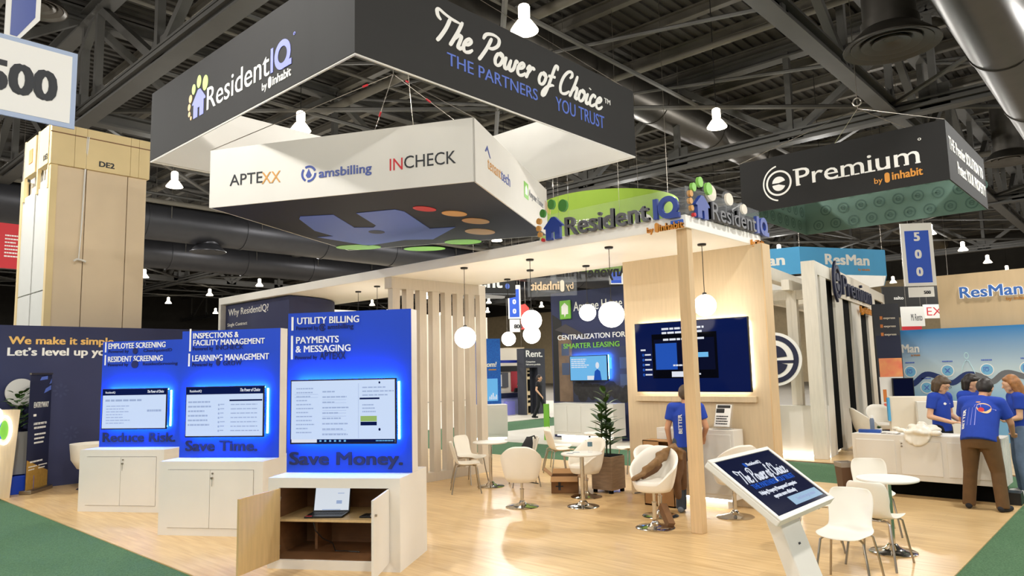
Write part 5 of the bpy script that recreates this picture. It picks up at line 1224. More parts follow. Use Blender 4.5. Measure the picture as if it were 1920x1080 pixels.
mb = MB(); mb.prism(AM, [(r[0]+.82, r[1]+.02), (r[0]+.86, r[1]+.26), (r[0]+.95, r[1]+.32), (r[0]+1.04, r[1]+.26), (r[0]+1.08, r[1]+.02)], .0035, .005); mb.build('screen_picture', SCRB, am, smooth=0)
mb = MB(); mb.fbox(AM, r[0], r[3]-.06, r[2], r[3]-.03, -.09, -.07); mb.fbox(AM, r[2]-.04, r[1]+.05, r[2]-.01, r[3], -.09, -.07); mb.build('led_strip', LEDB, am, smooth=0)
ac = thing('low_cabinet', 'white four-door cabinet glowing underneath, below the apartment photo', 'cabinet', (15.4, 10.6, 0))
MB().box(15.4, 10.62, .16, 15.95, 12.58, 1.0).build('body', WHITE, ac, smooth=0, bevel=.006)
MB().box(15.55, 10.75, 0, 15.95, 12.45, .16).build('plinth', WHITE, ac, smooth=0)
for y in (10.72, 11.18, 11.66, 12.12): MB().box(15.388, y, .24, 15.402, y+.44, .93).build('door', WHITE, ac, smooth=0, bevel=.003)
MB().box(15.44, 10.7, .13, 15.5, 12.5, .155).build('led_strip', LEDW, ac, smooth=0)
t = thing('lime_post', 'thin lime green board standing at the edge of the white cabinet', 'board', (15.35, 12.75, 0)); MB().box(15.3, 12.70, 0, 15.36, 12.86, .98).build('board', LIME, t, smooth=0)
# reversed lettering on clear acrylic, seen from its back
q = D0 = Vector((13.884, 10.613, 3.719)); f = F(q, (-.55, .83, 0))
f = F(Vector((13.131, 11.381, 4.068))-Vector((0, 0, .28)), (.55, -.83, 0))
t = thing('letter_sign', 'clear acrylic sign with amber-edged lettering seen from behind', 'sign', tuple(f.o))
Lw = 1.12
MB().fbox(f, -.04, -.1, Lw+.04, .36, -.012, 0).build('acrylic_backing', CLEAR, t, smooth=0)
g = F(f.at(Lw, 0, 0), -f.u)
mb = MB(); letter(mb, g, 'by', .04, .06, .18, .16, bold=.01, c0=-.03, c1=-.012); letter(mb, g, 'inhabit', .38, .06, .7, .2, bold=.03, c0=-.03, c1=-.012); mb.build('lettering', M('amber_backed_letter', (232, 206, 170), .5), t, smooth=0, recalc=False)
mb = MB(); capsule_icon(mb, g, .26, .0, .1, .28, -.03, -.012); mb.build('emblem_capsule', CREAM, t, smooth=0)
hang(t, [(f.at(.1, .36), f.at(.1, 12.53-f.o.z)), (f.at(Lw-.1, .36), f.at(Lw-.1, 12.53-f.o.z))], .004)
# black cut-out letters further up, also from behind
f = F((13.595, 11.019, 4.08), (.5, -.866, 0)); t = thing('letter_sign', 'row of dark cut-out letters on clear acrylic under the canopy line', 'sign', tuple(f.o))
MB().fbox(f, -.05, -.05, 2.0, .36, -.012, 0).build('acrylic_backing', CLEAR, t, smooth=0)
g = F(f.at(1.9, 0, 0), -f.u); mb = MB(); letter(mb, g, 'AnyoneHome', .05, .04, 1.75, .26, bold=.03, c0=-.05, c1=-.012); mb.build('lettering', DMET, t, smooth=0, recalc=False)
hang(t, [(f.at(.2, .36), f.at(.2, 12.53-f.o.z)), (f.at(1.7, .36), f.at(1.7, 12.53-f.o.z))], .004)

# ---- the dark rental booth far down the aisle
RF = F((20.0, 20.4, 0), (1, 0, 0))
rp = thing('poster_board', 'charcoal panel with white lettering and a tall opening, far down the aisle', 'panel', (23, 20.4, 0))
CHAR = M('charcoal_panel', (48, 50, 60), .6)
MB().fbox(RF, 3.06, 2.0, 4.46, 2.82, -.4, 0).build('header', CHAR, rp, smooth=0)
for a, b in ((3.06, 3.2), (3.95, 4.46)): MB().fbox(RF, a, 0, b, 2.0, -.4, 0).build('jamb', CHAR, rp, smooth=0)
MB().fbox(RF, 3.2, 0, 3.95, 2.0, -.4, -.3).build('back_panel', CHAR, rp, smooth=0)
text(rp, RF, 'Rent.', (3.197, 2.463, 1.103, 0.274), PRW, bold=.02)
mb = MB(); letter(mb, RF, 'Comparison', 3.2, 2.22, .6, .07, bold=.01); letter(mb, RF, 'Full-service portfolio', 3.2, 2.1, .95, .07, bold=.01); mb.build('lettering', PRW, rp, smooth=0)
for a in (3.22, 3.5): pass
MB().fbox(RF, 3.24, 0, 3.42, 1.98, -.28, -.2).build('white_jamb', WHITE, rp, smooth=0)
mb = MB()
for z, h in ((.06, .3), (.5, .1), (.7, .12), (1.0, .5), (1.62, .12), (1.8, .08)): mb.fbox(RF, 3.48, z, 3.62, z+h, -.19, -.18)
mb.build('opening_print', MATTE, rp, smooth=0)
MB().fbox(RF, 3.42, 0, 3.64, 1.98, -.28, -.2).build('tan_jamb', MAPLE, rp, smooth=0)
fr = thing('open_booth', 'royal blue open booth frame beside the charcoal panel', 'frame', (22, 20.5, 0))
BFRM = M('blue_frame_paint', (30, 50, 150), .5)
for a in (1.3, 3.3): MB().fbox(RF, a, 0, a+.12, 2.3, -.6, -.48).build('post', BFRM, fr, smooth=0)
MB().fbox(RF, 1.3, 2.22, 3.42, 2.34, -.6, -.48).build('beam', BFRM, fr, smooth=0)
for a in (4.5, 4.9): MB().fbox(RF, a, 0, a+.1, 2.4, -.6, -.48).build('post', BFRM, fr, smooth=0)
MB().fbox(RF, 4.5, 2.3, 5.0, 2.4, -.6, -.48).build('beam', BFRM, fr, smooth=0)
bw = thing('booth_wall', 'beige booth wall with a black frieze and deep red panel, far aisle', 'wall', (22, 22, 0))
MB().fbox(RF, 2.6, 0, 4.95, 2.9, -1.8, -1.7).build('panel', CREAM, bw, smooth=0)
MB().fbox(RF, 2.6, 1.85, 4.95, 2.1, -1.69, -1.66).build('frieze', DMET, bw, smooth=0)
MB().fbox(RF, 4.05, .95, 4.8, 1.85, -1.69, -1.66).build('red_panel', REDD, bw, smooth=0)
MB().fbox(RF, 2.75, 1.15, 3.85, 1.8, -1.69, -1.66).build('poster', GREY, bw, smooth=0); MB().fbox(RF, 2.9, 1.2, 3.4, 1.72, -1.655, -1.64).build('poster_sheet', PRW, bw, smooth=0); MB().fbox(RF, 2.98, 1.45, 3.3, 1.58, -1.635, -1.63).build('poster_print', ORANGE, bw, smooth=0)
cn2 = thing('reception_counter', 'far pale blue counter with a dark patterned top band', 'counter', (22, 21, 0))
MB().fbox(RF, 2.2, 0, 3.95, .72, -1.2, -.9).build('body', M('lavender_laminate', (176, 182, 226), .5), cn2, smooth=0)
MB().fbox(RF, 2.15, .72, 4.0, .92, -1.25, -.85).build('top_band', DNAVY, cn2, smooth=0); MB().fbox(RF, 2.7, .0, 3.2, .58, -.89, -.7).build('front_block', M('periwinkle_block', (150, 150, 236), .5), cn2, smooth=0)
hs = thing('hanging_sign', 'black hanging sign ending in a pale blue dot, behind the slats', 'hanging sign', tuple(RF.at(2, 5)))
HF = F((21.388, 20.834, 5.044), (.86, -.5, 0)); HL = 2.0
MB().prism(HF, [(-.8, .1), (-.8, 1.15), (1.22, 1.15), (1.22, -.05)], -.02, 0).build('fabric_panel', BLK, hs, smooth=0)
f2 = F(HF.at(1.22, 0), (.3, .95, 0)); MB().fbox(f2, .0, -.05, .9, 1.15, -.02, 0).build('fabric_panel', BLK, hs, smooth=0)
MB().prism(F(HF.at(-.8, .08, -.0), HF.u, -HF.n), [(0, 0), (2.0, 0), (2.0, 1.9), (0, 1.9)], -.02, 0).build('underside', M('grey_fabric', (186, 188, 196), .8), hs, smooth=0)
text(hs, HF, 'rent', (-.72, .34, 1.36, .56), PRW, bold=.03); mb = MB().ell(HF, .86, .4, .1, .12, .001, .006); mb.build('lettering', BLUEL, hs, smooth=0)
hang(hs, [(HF.at(-.6, 1.15), HF.at(-.6, 12.53-HF.o.z)), (HF.at(1.1, 1.15), HF.at(1.1, 12.53-HF.o.z))])
bp = thing('poster_board', 'bright blue speckled poster wall with a screen, right of the slats', 'panel', tuple((17.479, 16.88, 0.761)))
BP = F(Vector((17.431, 17.052, 0.054)).xy.to_3d(), (.9, -.43, 0))
MB().fbox(BP, -.6, 0, .46, 3.0, -.1, 0).build('panel', M('speckled_blue', (24, 84, 190), .6, c2=(36, 120, 214), nscale=30), bp, smooth=0)
text(bp, BP, 'Boom!', (-.3, 2.05, .62, .16), PRW, bold=.04, shear=.2); MB().fbox(BP, .02, 1.93, .3, 1.97, .001, .004).build('rule', TANP, bp, smooth=0)
MB().fbox(BP, -.4, .9, .33, 1.65, .001, .03).build('screen', SCRC, bp, smooth=0)
mb = MB()
for k in range(5): mb.fbox(BP, .02+.06*k, .95, .06+.06*k, 1.05+.06*(k % 3), .031, .034)
mb.build('screen_text', SCRT, bp, smooth=0)
wc = thing('low_cabinet', 'white cabinet standing before the bright blue poster wall', 'cabinet', (16, 15, 0))
WC = F(Vector((15.633, 14.514, 0.0)), (-.75, .66, 0)); WC = F(Vector((14.021, 13.729, 0.0))-Vector((.35, -.3, 0)), (.76, -.65, 0))
MB().fbox(WC, -.3, .14, .98, 1.0, -.5, 0).build('body', WHITE, wc, smooth=0, bevel=.006); MB().fbox(WC, -.2, 0, .9, .14, -.45, -.12).build('plinth', WHITE, wc, smooth=0)
MB().fbox(WC, -.3, .09, .95, .12, -.06, -.02).build('led_strip', LEDW, wc, smooth=0)
MB().fbox(WC, .3, .22, .88, .92, 0, .012).build('door', WHITE, wc, smooth=0)
# far beige partitions seen between
for (px0, px1, lab) in ():
    pass
t = thing('display_wall', 'tall beige partition beyond the rental booth', 'wall', (34, 34, 0)); f = F((22, 35.2, 0), (1, 0, 0)); MB().fbox(f, 0, 0, 14, 5.6, -.2, 0).build('panel', CREAM, t, smooth=0)
t = thing('hanging_sign', 'far mirrored white letters above the blue booth frame', 'sign', tuple((25.238, 23.004, 2.559))); f = F((26.107, 24.299, 2.516), (.74, -.67, 0)); MB().fbox(f, -.1, -.1, .95, .5, -.03, -.01).build('board', BEIGEW, t, smooth=0); g = F(f.at(.9, 0), -f.u); mb = MB(); letter(mb, g, 'Rent.', .0, .04, .85, .36, bold=.04, c0=-.02, c1=-.008); mb.build('lettering', PRW, t, smooth=0, recalc=False); hang(t, [(f.at(.1, .5, -.02), f.at(.1, 12.53-f.o.z, -.02)), (f.at(.8, .5, -.02), f.at(.8, 12.53-f.o.z, -.02))])

# ---- whitewashed pavilion
A7 = math.radians(7.7)
pu = Vector((math.cos(A7), math.sin(A7), 0)); pv = Vector((math.sin(A7), -math.cos(A7), 0))
PO = Vector((15.03, 5.23, 0)); PF = F(PO, pv); PU = F(PO, pu)
pg = thing('pavilion', 'whitewashed timber pavilion with black drapes between its posts', 'pavilion', tuple(PO))
PH_ = 4.04
def post(f, a0, a1, d, z1=PH_, z0=0, nm='post', m=None): return MB().fbox(f, a0, z0, a1, z1, -d, 0).build(nm, m or WASH, pg, smooth=0, bevel=.006)
post(PF, -.27, 0, .22)
post(PF, -1.20, -.98, .22)
for a in (-.74, -1.66): MB().fbox(PF, a, 0, a+.22, 3.5, -.7, -.5).build('post', WASH, pg, smooth=0, bevel=.006)
MB().fbox(PU, .22, PH_-.28, 6, PH_, -1.20, -.98).build('beam', WASH, pg, smooth=0, bevel=.006)
MB().fbox(PF, -1.75, 3.3, -.22, 3.5, -.68, -.52).build('beam', WASH, pg, smooth=0, bevel=.006)
MB().fbox(PF, -1.75, 0, .0, 1.05, -.48, -.3).build('low_wall', WHITE, pg, smooth=0)
MB().fbox(PF, -1.75, .02, .0, .05, -.26, -.23).build('led_strip', LEDW, pg, smooth=0)
PL = 10.0
MB().fbox(PU, .22, PH_-.28, PL, PH_, -.22, 0).build('beam', WASH, pg, smooth=0, bevel=.006)
posts = [0.436, 1.031, 1.907, 2.802, 3.931, 5.19, 6.417, 7.887]
for k in range(0, 8, 2):
    a0, a1 = posts[k], posts[k+1]
    post(PU, max(.3, a0), min(a1, PL), .11, PH_-.28)
post(PU, PL-.35, PL, .11)
MB().fbox(PU, .3, .05, PL, 3.76, -.10, -.06).build('drape', MATTE, pg, smooth=0)
for b, z in ((-1.75, 3.7), (-.55, 3.7)):
    MB().fbox(PU, 0.1, z-.22, PL, z, b-.16, b).build('beam', WASH, pg, smooth=0)
for a in (2.2, 4.6): MB().fbox(PU, a, 3.5, a+.2, 3.7, -1.9, -.22).build('beam', WASH, pg, smooth=0)
# round emblem on the front
em = PF.at(-.92, 2.03, .03); EFm = F(PF.at(-.92, 2.03, 0), PF.u)
MB().ell(EFm, 0, 0, .56, .56, .01, .05, 48).build('emblem_disc', PRW, pg, smooth=0)
mb = MB(); mb.arc(EFm, 0, 0, .40, .50, 0, 2*PI, .051, .06, 44); mb.arc(EFm, 0, .02, 0, .27, .1, PI-.1, .051, .06, 24); mb.arc(EFm, 0, -.05, 0, .28, PI+.1, 2*PI-.25, .051, .06, 24); mb.fbox(EFm, .0, -.09, .42, -.03, .051, .06); mb.build('emblem_ring', DNAVY, pg, smooth=0)
# standing letters on the beam
q = (2.157, 3.633)
lt = thing('letter_sign', 'dark blue serif letter sign standing out from the pavilion beam', 'sign', tuple(PU.at(3.0, 3.5, .1)))
LF_ = F(PU.at(1.35, 3.42, .05), pu)
mb = MB(); mb.arc(LF_, .55, .33, .3, .38, 0, 2*PI, 0, .05, 30); mb.arc(LF_, .55, .34, 0, .19, .1, PI-.1, 0, .05, 16); mb.arc(LF_, .55, .30, 0, .19, PI+.1, 2*PI-.2, 0, .05, 16); mb.arc(LF_, .6, .33, .44, .5, PI*.6, PI*1.4, 0, .05, 20); mb.build('emblem_ring', DNAVY, lt, smooth=0)
mb = MB(); letter(mb, LF_, 'Premium', 1.1, .08, 4.2, .46, bold=.01, c0=0, c1=.05); mb.build('lettering', DNAVY, lt, smooth=0, recalc=False)
text(lt, LF_, 'by inhabit', (3.4, -.22, 1.9, .16), AMBER, bold=.02, c0=0, c1=.04)
MB().fbox(LF_, .2, .0, 5.4, .62, -.045, -.01).build('backing', CREAM, lt, smooth=0)
# chairs inside
place_tub((17.0, 4.75), 210, 'white tub chair at the pavilion drapes, seen above the counter end', .12)
o = place_tub((16.35, 4.85), 300, 'white armchair on timber legs by the pavilion corner post', .1)
o.name = 'armchair'; o['group'] = 'chairs at the pavilion drapes'
for ch in list(o.children):
    if ch.name.split('.')[0] in ('base', 'column', 'height_lever'): bpy.data.objects.remove(ch)
for a, b in ((-.13, -.13), (.13, -.13), (-.13, .13), (.13, .13)): MB().cyl((a*1.5, b*1.5, 0), (a, b, .48), .018, n=8).build('leg', PINE, o, local=True)

# ---- slim poster stand between the pavilion and the sky wall
psf = F((18.885, 5.234, 0.367), (.55, -.83, 0)); psf = F((psf.o.x, psf.o.y, 0), psf.u)
ps = thing('poster_stand', 'narrow dark and orange poster tower beside the sky-blue wall', 'poster stand', tuple(psf.o))
MB().fbox(psf, -.02, 0, .56, 3.32, -.1, 0).build('panel', M('charcoal_navy_print', (52, 52, 60), .6), ps, smooth=0)
MB().fbox(psf, -.0, 2.0, .54, 2.55, .001, .004).build('navy_print', DNAVY, ps, smooth=0)
MB().fbox(psf, .02, 1.55, .54, 2.0, .004, .007).build('orange_print', M('coral_print', (244, 130, 96), .5, c2=(250, 180, 110), nscale=3), ps, smooth=0)
MB().fbox(psf, .0, .8, .54, 1.55, .001, .004).build('white_print', PRW, ps, smooth=0)
MB().fbox(psf, .06, .95, .14, 1.25, .005, .007).build('orange_print', ORANGE, ps, smooth=0)
MB().fbox(psf, .06, .3, .52, .92, .006, .02).build('coral_sheet', M('coral_sheet_print', (238, 110, 90), .5), ps, smooth=0)
mb = MB(); lines(mb, psf, .10, .38, .48, .7, 3, .021, .023, .6, .1)
for k in range(3): letter(mb, psf, 'express', .2, 2.95-.2*k, .27, .05, bold=.03)
mb.build('lettering', CREAM, ps, smooth=0)
mb = MB()
for k in range(3): mb.fbox(psf, .12, 2.94-.2*k, .18, 3.02-.2*k, .001, .005)
mb.build('emblem_dot', ORANGE, ps, smooth=0)
pm = thing('monitor', 'small black monitor mounted on the poster tower', 'monitor', tuple(psf.at(.4, 1.1, .1))); MB().fbox(psf, .26, .95, .74, 1.52, .03, .08).build('casing', BPLA, pm, smooth=0, bevel=.006); MB().fbox(psf, .28, .98, .72, 1.5, .081, .084).build('screen', SCRD, pm, smooth=0); MB().fbox(psf, .4, 1.1, .5, 1.4, .008, .03).build('wall_mount', DMET, pm, smooth=0)

# ---- tan wall and sky-gradient wall
tw2 = thing('display_wall', 'tall tan wall with raised blue white-edged lettering', 'wall', (20.2, 2, 0))
MB().box(20.2, -2.5, 0, 20.5, 4.1, 4.0).build('panel', M('tan_veneer', (210, 182, 142), .6, noise=.06, nscale=3, stretch=(3, 3, .4)), tw2, smooth=0)
TF = F((20.2, 4.1, 0), (0, -1, 0))
r = (0.445, 3.409, 1.149, 0.299)
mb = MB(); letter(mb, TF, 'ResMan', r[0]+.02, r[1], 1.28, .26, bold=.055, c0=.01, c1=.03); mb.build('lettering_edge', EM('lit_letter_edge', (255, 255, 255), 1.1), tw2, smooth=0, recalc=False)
mb = MB(); letter(mb, TF, 'ResMan', r[0]+.02+.01, r[1]+.0, 1.26, .26, bold=.02, c0=.031, c1=.05); mb.build('lettering', M('blue_letter_face', (58, 110, 190), .5), tw2, smooth=0, recalc=False)
text(tw2, TF, 'by inhabit', (r[0]+.95, r[1]-.12, .5, .07), AMBER, bold=.02)
sk = thing('display_wall', 'sky-gradient wall with a winding road and round icons', 'wall', (19.9, 3, 0))
MB().box(19.95, -2.5, 0, 20.05, 5.45, 2.69).build('panel', GRADW, sk, smooth=0)
SF = F((19.95, 5.0, 0), (0, -1, 0))
text(sk, SF, 'ResMan', (.02-.32, 2.13, .74, .2), PRW, bold=.035); text(sk, SF, 'by inhabit', (.25, 2.04, .2, .045), AMBER, bold=.02)
road = [(0.071, 1.378), (0.248, 1.351), (0.537, 1.583), (0.842, 1.502) , (1.09, 1.373), (1.404, 1.572), (1.701, 1.519), (1.901, 1.394), (2.177, 1.599), (2.523, 1.51)]
road += [(road[-1][0]+.35, road[-1][1]-.1), (road[-1][0]+.8, road[-1][1]+.06)]
P = spline(road, 6)
def ribbon(P, w, mat, c0, c1, nm):
    vs = []; N = len(P)
    for i, p in enumerate(P):
        d = (P[min(i+1, N-1)]-P[max(i-1, 0)]).normalized(); q = Vector((-d.y, d.x, 0))*w/2
        for e in (p+q, p-q):
            for c in (c0, c1): vs.append(SF.at(e.x, e.y, c))
    fs = []
    for i in range(N-1): a, b = 4*i, 4*i+4; fs += [(a+1, a+3, b+3, b+1), (a, b, b+2, a+2), (a+2, b+2, b+3, a+3), (a, a+1, b+1, b)]
    MB().add(vs, fs).build(nm, mat, sk, smooth=0)
h = len(P)//2
ribbon(P[:h+1], .13, M('road_navy', (30, 52, 110), .6), .001, .004, 'road_print'); ribbon(P[h:], .13, M('road_grey', (110, 112, 116), .6), .001, .004, 'road_print')
ICN = M('icon_disc', (120, 186, 224), .6)
for k, q in enumerate(((0.201, 1.653), (1.013, 1.667), (1.82, 1.679), (0.535, 1.259), (2.589, 1.701))):
    mb = MB().ell(SF, q[0], q[1], .14, .145, .003, .005); mb.build('icon_print', PRW, sk, smooth=0)
    mb = MB().ell(SF, q[0], q[1], .12, .125, .0055, .007); mb.build('icon_print', ICN, sk, smooth=0)
    mb = MB()
    if k % 2: mb.prism(SF, [(q[0]-.06, q[1]-.05), (q[0]-.04, q[1]-.06), (q[0]+.06, q[1]+.05), (q[0]+.04, q[1]+.06)], .0075, .009); mb.prism(SF, [(q[0]+.06, q[1]-.05), (q[0]+.04, q[1]-.06), (q[0]-.06, q[1]+.05), (q[0]-.04, q[1]+.06)], .0092, .0105)
    else: mb.arc(SF, q[0], q[1], .03, .045, 0, 2*PI, .0075, .009, 16); mb.fbox(SF, q[0]-.07, q[1]+.05, q[0]+.05, q[1]+.062, .0075, .009); mb.fbox(SF, q[0]-.07, q[1]-.06, q[0]-.058, q[1]+.05, .0075, .009)
    lines(mb, SF, q[0]-.1, q[1]+.19, q[0]+.12, q[1]+.25, 1, .001, .004, .5, .1); mb.build('icon_print', BLUEL, sk, smooth=0)
q = (1.429, 1.748)
mb = MB(); mb.tube([SF.at(q[0]-.14, q[1]-.16, .004), SF.at(q[0]-.1, q[1]+.0, .004), SF.at(q[0]-.02, q[1]+.16, .004), SF.at(q[0]+.04, q[1]+.14, .004), SF.at(q[0]+.1, q[1]-.02, .004), SF.at(q[0]+.15, q[1]-.16, .004)], .006, 5); mb.arc(SF, q[0]+.0, q[1]+.27, .035, .05, 0, 2*PI, .002, .005, 16, 1.6); mb.build('sketch_print', M('pale_line_print', (190, 226, 232), .6), sk, smooth=0)
bc = thing('low_cabinet', 'pale cabinets standing behind the reception counter people', 'cabinet', (15.8, 3.2, 0))
BCF = F(Vector((15.706, 4.196, 0.639)).xy.to_3d(), (.35, -.94, 0))
MB().fbox(BCF, .0, 0, .75, 1.22, -.4, 0).build('body', CREAM, bc, smooth=0, bevel=.006); MB().fbox(BCF, .44, 0, 1.2, 1.14, .02, .3).build('front_box', WHITE, bc, smooth=0, bevel=.006)
MB().fbox(BCF, -.04, .75, -.0, 1.2, -.2, .02).build('blue_edge', SKY, bc, smooth=0)

# ---- far right: banners, exit banner
f = F((42.263, 10.084, 3.71), (.72, -.69, 0))
t = thing('hanging_banner', 'white banner with sketchy black script and a red foot, far right', 'banner', tuple(f.o)); MB().fbox(f, -.3, 0, .95, 1.05, -.1, 0).build('fabric_panel', PRW, t, smooth=0); MB().fbox(f, -.3, -.2, .75, 0, -.1, 0).build('red_band', RED, t, smooth=0); text(t, f, 'Mi Rento', (.2, .3, .62, .36), INK, bold=0); hang(t, [(f.at(0, 1.05, -.05), f.at(0, 12.53-f.o.z, -.05)), (f.at(.8, 1.05, -.05), f.at(.8, 12.53-f.o.z, -.05))])
f = F((45.101, 9.869, 4.224), (.72, -.69, 0))
t = thing('exit_sign', 'white EXIT sign with thin red letters beside the tan wall', 'sign', tuple(f.o)); MB().fbox(f, 0, 0, 1.9, .78, -.15, 0).build('board', PRW, t, smooth=0); text(t, f, 'EXIT', (.12, .16, 1.55, .46), RED, bold=-.005); hang(t, [(f.at(.2, .78, -.07), f.at(.2, 12.53-f.o.z, -.07)), (f.at(1.6, .78, -.07), f.at(1.6, 12.53-f.o.z, -.07))])
f = F((47.932, 12.533, 5.453), (.72, -.69, 0))
t = thing('hanging_sign', 'dim black hanging sign with small white lettering, far right', 'hanging sign', tuple(f.o)); MB().fbox(f, -.2, -.9, 3.6, 1.0, -.1, 0).build('fabric_panel', BLK, t, smooth=0); text(t, f, 'salto', (.5, .2, .62, .2), PRW, bold=.02); hang(t, [(f.at(2, 1, -.05), f.at(2, 12.53-f.o.z, -.05)), (f.at(3, 1, -.05), f.at(3, 12.53-f.o.z, -.05))])

# ================================================================== people
def person(label, pos, heading, J, hair, top, legs, shoes, skin=SKIN, wide=1.0, sleeve=.55, belly=.0):
    """joints in metres: x forward, y to the person's left, z up"""
    ca, sa = math.cos(math.radians(heading)), math.sin(math.radians(heading)); O = Vector(pos)
    def T(p): p = Vector(p); return O+Vector((p.x*ca-p.y*sa, p.x*sa+p.y*ca, p.z))
    def V(d): d = Vector(d); return Vector((d.x*ca-d.y*sa, d.x*sa+d.y*ca, d.z))
    D_ = dict(pelvis=(0, 0, .95), chest=(.0, 0, 1.28), neck=(0, 0, 1.43), head=(.025, 0, 1.57), look=(1, 0, 0),
              hipL=(0, .09, .92), kneeL=(.02, .10, .5), ankL=(-.02, .11, .08), hipR=(0, -.09, .92), kneeR=(.02, -.10, .5), ankR=(-.02, -.11, .08),
              shL=(0, .17, 1.38), elL=(-.03, .23, 1.12), wrL=(.06, .22, .88), shR=(0, -.17, 1.38), elR=(-.03, -.23, 1.12), wrR=(.06, -.22, .88), hfL=None, hfR=None, footL=None, footR=None)
    D_.update(J); K = {k: (T(v) if v is not None and k not in ('look', 'hfL', 'hfR', 'footL', 'footR') else v) for k, v in D_.items()}
    look = V(D_['look']).normalized(); up = (K['head']-K['neck']).normalized(); up = (Vector((0, 0, 1))*.7+up*.5).normalized()
    look = look.normalized(); side = up.cross(look).normalized(); up = look.cross(side).normalized(); H = K['head']
    def h(f, s, u): return H+look*f+side*s+up*u
    b = MB()
    b.sph(h(-.012, 0, .03), .094, n=20, m=14); b.sph(h(.02, 0, .01), .082, n=18, m=12); b.cap(h(.03, 0, -.03), h(.055, 0, -.085), .062, .036)
    b.sph(h(.035, .035, -.045), .04, n=12, m=8); b.sph(h(.035, -.035, -.045), .04, n=12, m=8)
    b.cap(h(.088, 0, .015), h(.108, 0, -.022), .012, .017, n=10); b.cap(h(.085, .035, .035), h(.085, -.035, .035), .014, .014, n=10); b.cap(h(.083, .018, -.058), h(.083, -.018, -.058), .012, .012, n=10)
    for s in (1, -1): b.cap(h(-.01, .09*s, .02), h(-.015, .092*s, -.022), .016, .012, n=8)
    b.cap(K['neck']-up*.04, h(-.015, 0, -.05), .056, .05)
    b.cap(K['pelvis'], K['chest'], .10*wide, .11*wide); b.cap(K['chest'], K['neck'], .10*wide, .06)
    hands = MB()
    for S, sg_ in (('L', 1), ('R', -1)):
        sh, el, wr = K['sh'+S], K['el'+S], K['wr'+S]
        b.cap(sh, el, .048*wide**.5, .04); b.cap(el, wr, .041, .028); b.cap(K['chest'], sh, .08, .055)
        b.cap(K['hip'+S], K['knee'+S], .078, .055); b.cap(K['knee'+S], K['ank'+S], .055, .038)
        d = V(D_['hf'+S]).normalized() if D_['hf'+S] else (wr-el).normalized()
        sd = side*sg_; q = sd-d*sd.dot(d)
        if q.length < .2: q = up.cross(d)
        q.normalize(); pl_ = d.cross(q).normalized()
        if pl_.z > 0: pl_ = -pl_
        # palm across q, fingers along d, curling towards pl_
        c = wr+d*.045
        for k in (-1.5, -.5, .5, 1.5): b.cap(wr+d*.01+q*k*.012, wr+d*.085+q*k*.02, .016, .013, n=8)
        for k, Lf in ((-1.5, .062), (-.5, .074), (.5, .07), (1.5, .055)):
            p0 = wr+d*.085+q*k*.02; p1 = p0+(d*.85+pl_*.35).normalized()*Lf*.55; p2 = p1+(d*.55+pl_*.8).normalized()*Lf*.5
            b.cap(p0, p1, .0095, .0088, n=8); b.cap(p1, p2, .0088, .0075, n=8)
        t0 = wr+d*.03-q*.028*sg_*0-q*.026; t1 = t0+(d*.7-q*.7).normalized()*.035; t2 = t1+(d*.95-q*.1).normalized()*.03
        b.cap(t0, t1, .013, .011, n=8); b.cap(t1, t2, .011, .009, n=8)
    body = b.build('person', skin, None, remesh=.0085, soft=2)
    tag(body, label, 'person'); P_ = body
    # eyes
    e = MB()
    for s in (1, -1): e.sph(h(.082, .033*s, .018), .011, n=10, m=8)
    e.build('eyes', HAIRD, P_)
    # shirt
    s = MB(); lat = (K['shL']-K['shR']).normalized(); spine = [K['pelvis']-(K['chest']-K['pelvis']).normalized()*.08, K['pelvis'].lerp(K['chest'], .35), K['chest'], K['chest'].lerp(K['neck'], .6)]
    ax = [(.168*wide, .125*wide+belly), (.165*wide, .122*wide+belly), (.178*wide, .125*wide), (.14*wide, .095)]
    secs = []
    for i, (c, (a, d)) in enumerate(zip(spine, ax)):
        t_ = (spine[min(i+1, 3)]-spine[max(i-1, 0)]).normalized(); l2 = (lat-t_*lat.dot(t_)).normalized(); f2 = l2.cross(t_); secs.append((c, l2*a, f2*d))
    t_ = (K['neck']-K['chest']).normalized(); secs.append((K['neck']-t_*.0, lat*.075, lat.cross(t_)*.07))
    s.loft(secs, 24)
    for S in ('L', 'R'):
        sh, el = K['sh'+S], K['el'+S]; s.cap(K['chest'].lerp(K['neck'], .75).lerp(sh, .45), sh, .075*wide**.5, .078*wide**.5); e_ = sh.lerp(el, sleeve); s.cap(sh, e_, .076*wide**.5, .07*wide**.5, True, False)
    shirt = s.build('shirt', top, P_, remesh=.012, soft=4)
    # trousers
    g = MB(); pz = K['pelvis']
    g.loft([(pz+Vector((0, 0, .03)), lat*.158*wide, V((1, 0, 0))*.115*wide), (pz-Vector((0, 0, .06)), lat*.168*wide, V((1, 0, 0))*.125*wide), (pz-Vector((0, 0, .14)), lat*.15*wide, V((1, 0, 0))*.115*wide)], 22)
    for S in ('L', 'R'):
        hp, kn, an = K['hip'+S], K['knee'+S], K['ank'+S]; g.cap(hp, kn, .098*wide, .075*wide**.5); g.cap(kn, an-Vector((0, 0, .04)), .074*wide**.5, .068*wide**.5, True, False)
    g.build('trousers', legs, P_, remesh=.013, soft=4)
    # shoes
    for S in ('L', 'R'):
        an = K['ank'+S]; d = V(D_['foot'+S] or (1, 0, 0)).normalized(); m = MB(); z = an.z-.08
        c = Vector((an.x, an.y, z)); m.cap(c-d*.045+Vector((0, 0, .045)), c+d*.06+Vector((0, 0, .04)), .043, .042); m.cap(c+d*.06+Vector((0, 0, .036)), c+d*.155+Vector((0, 0, .033)), .042, .034); m.cap(c+Vector((0, 0, .05)), an+Vector((0, 0, .0)), .045, .045)
        o = m.build('shoe', shoes, P_, remesh=.01, soft=2)
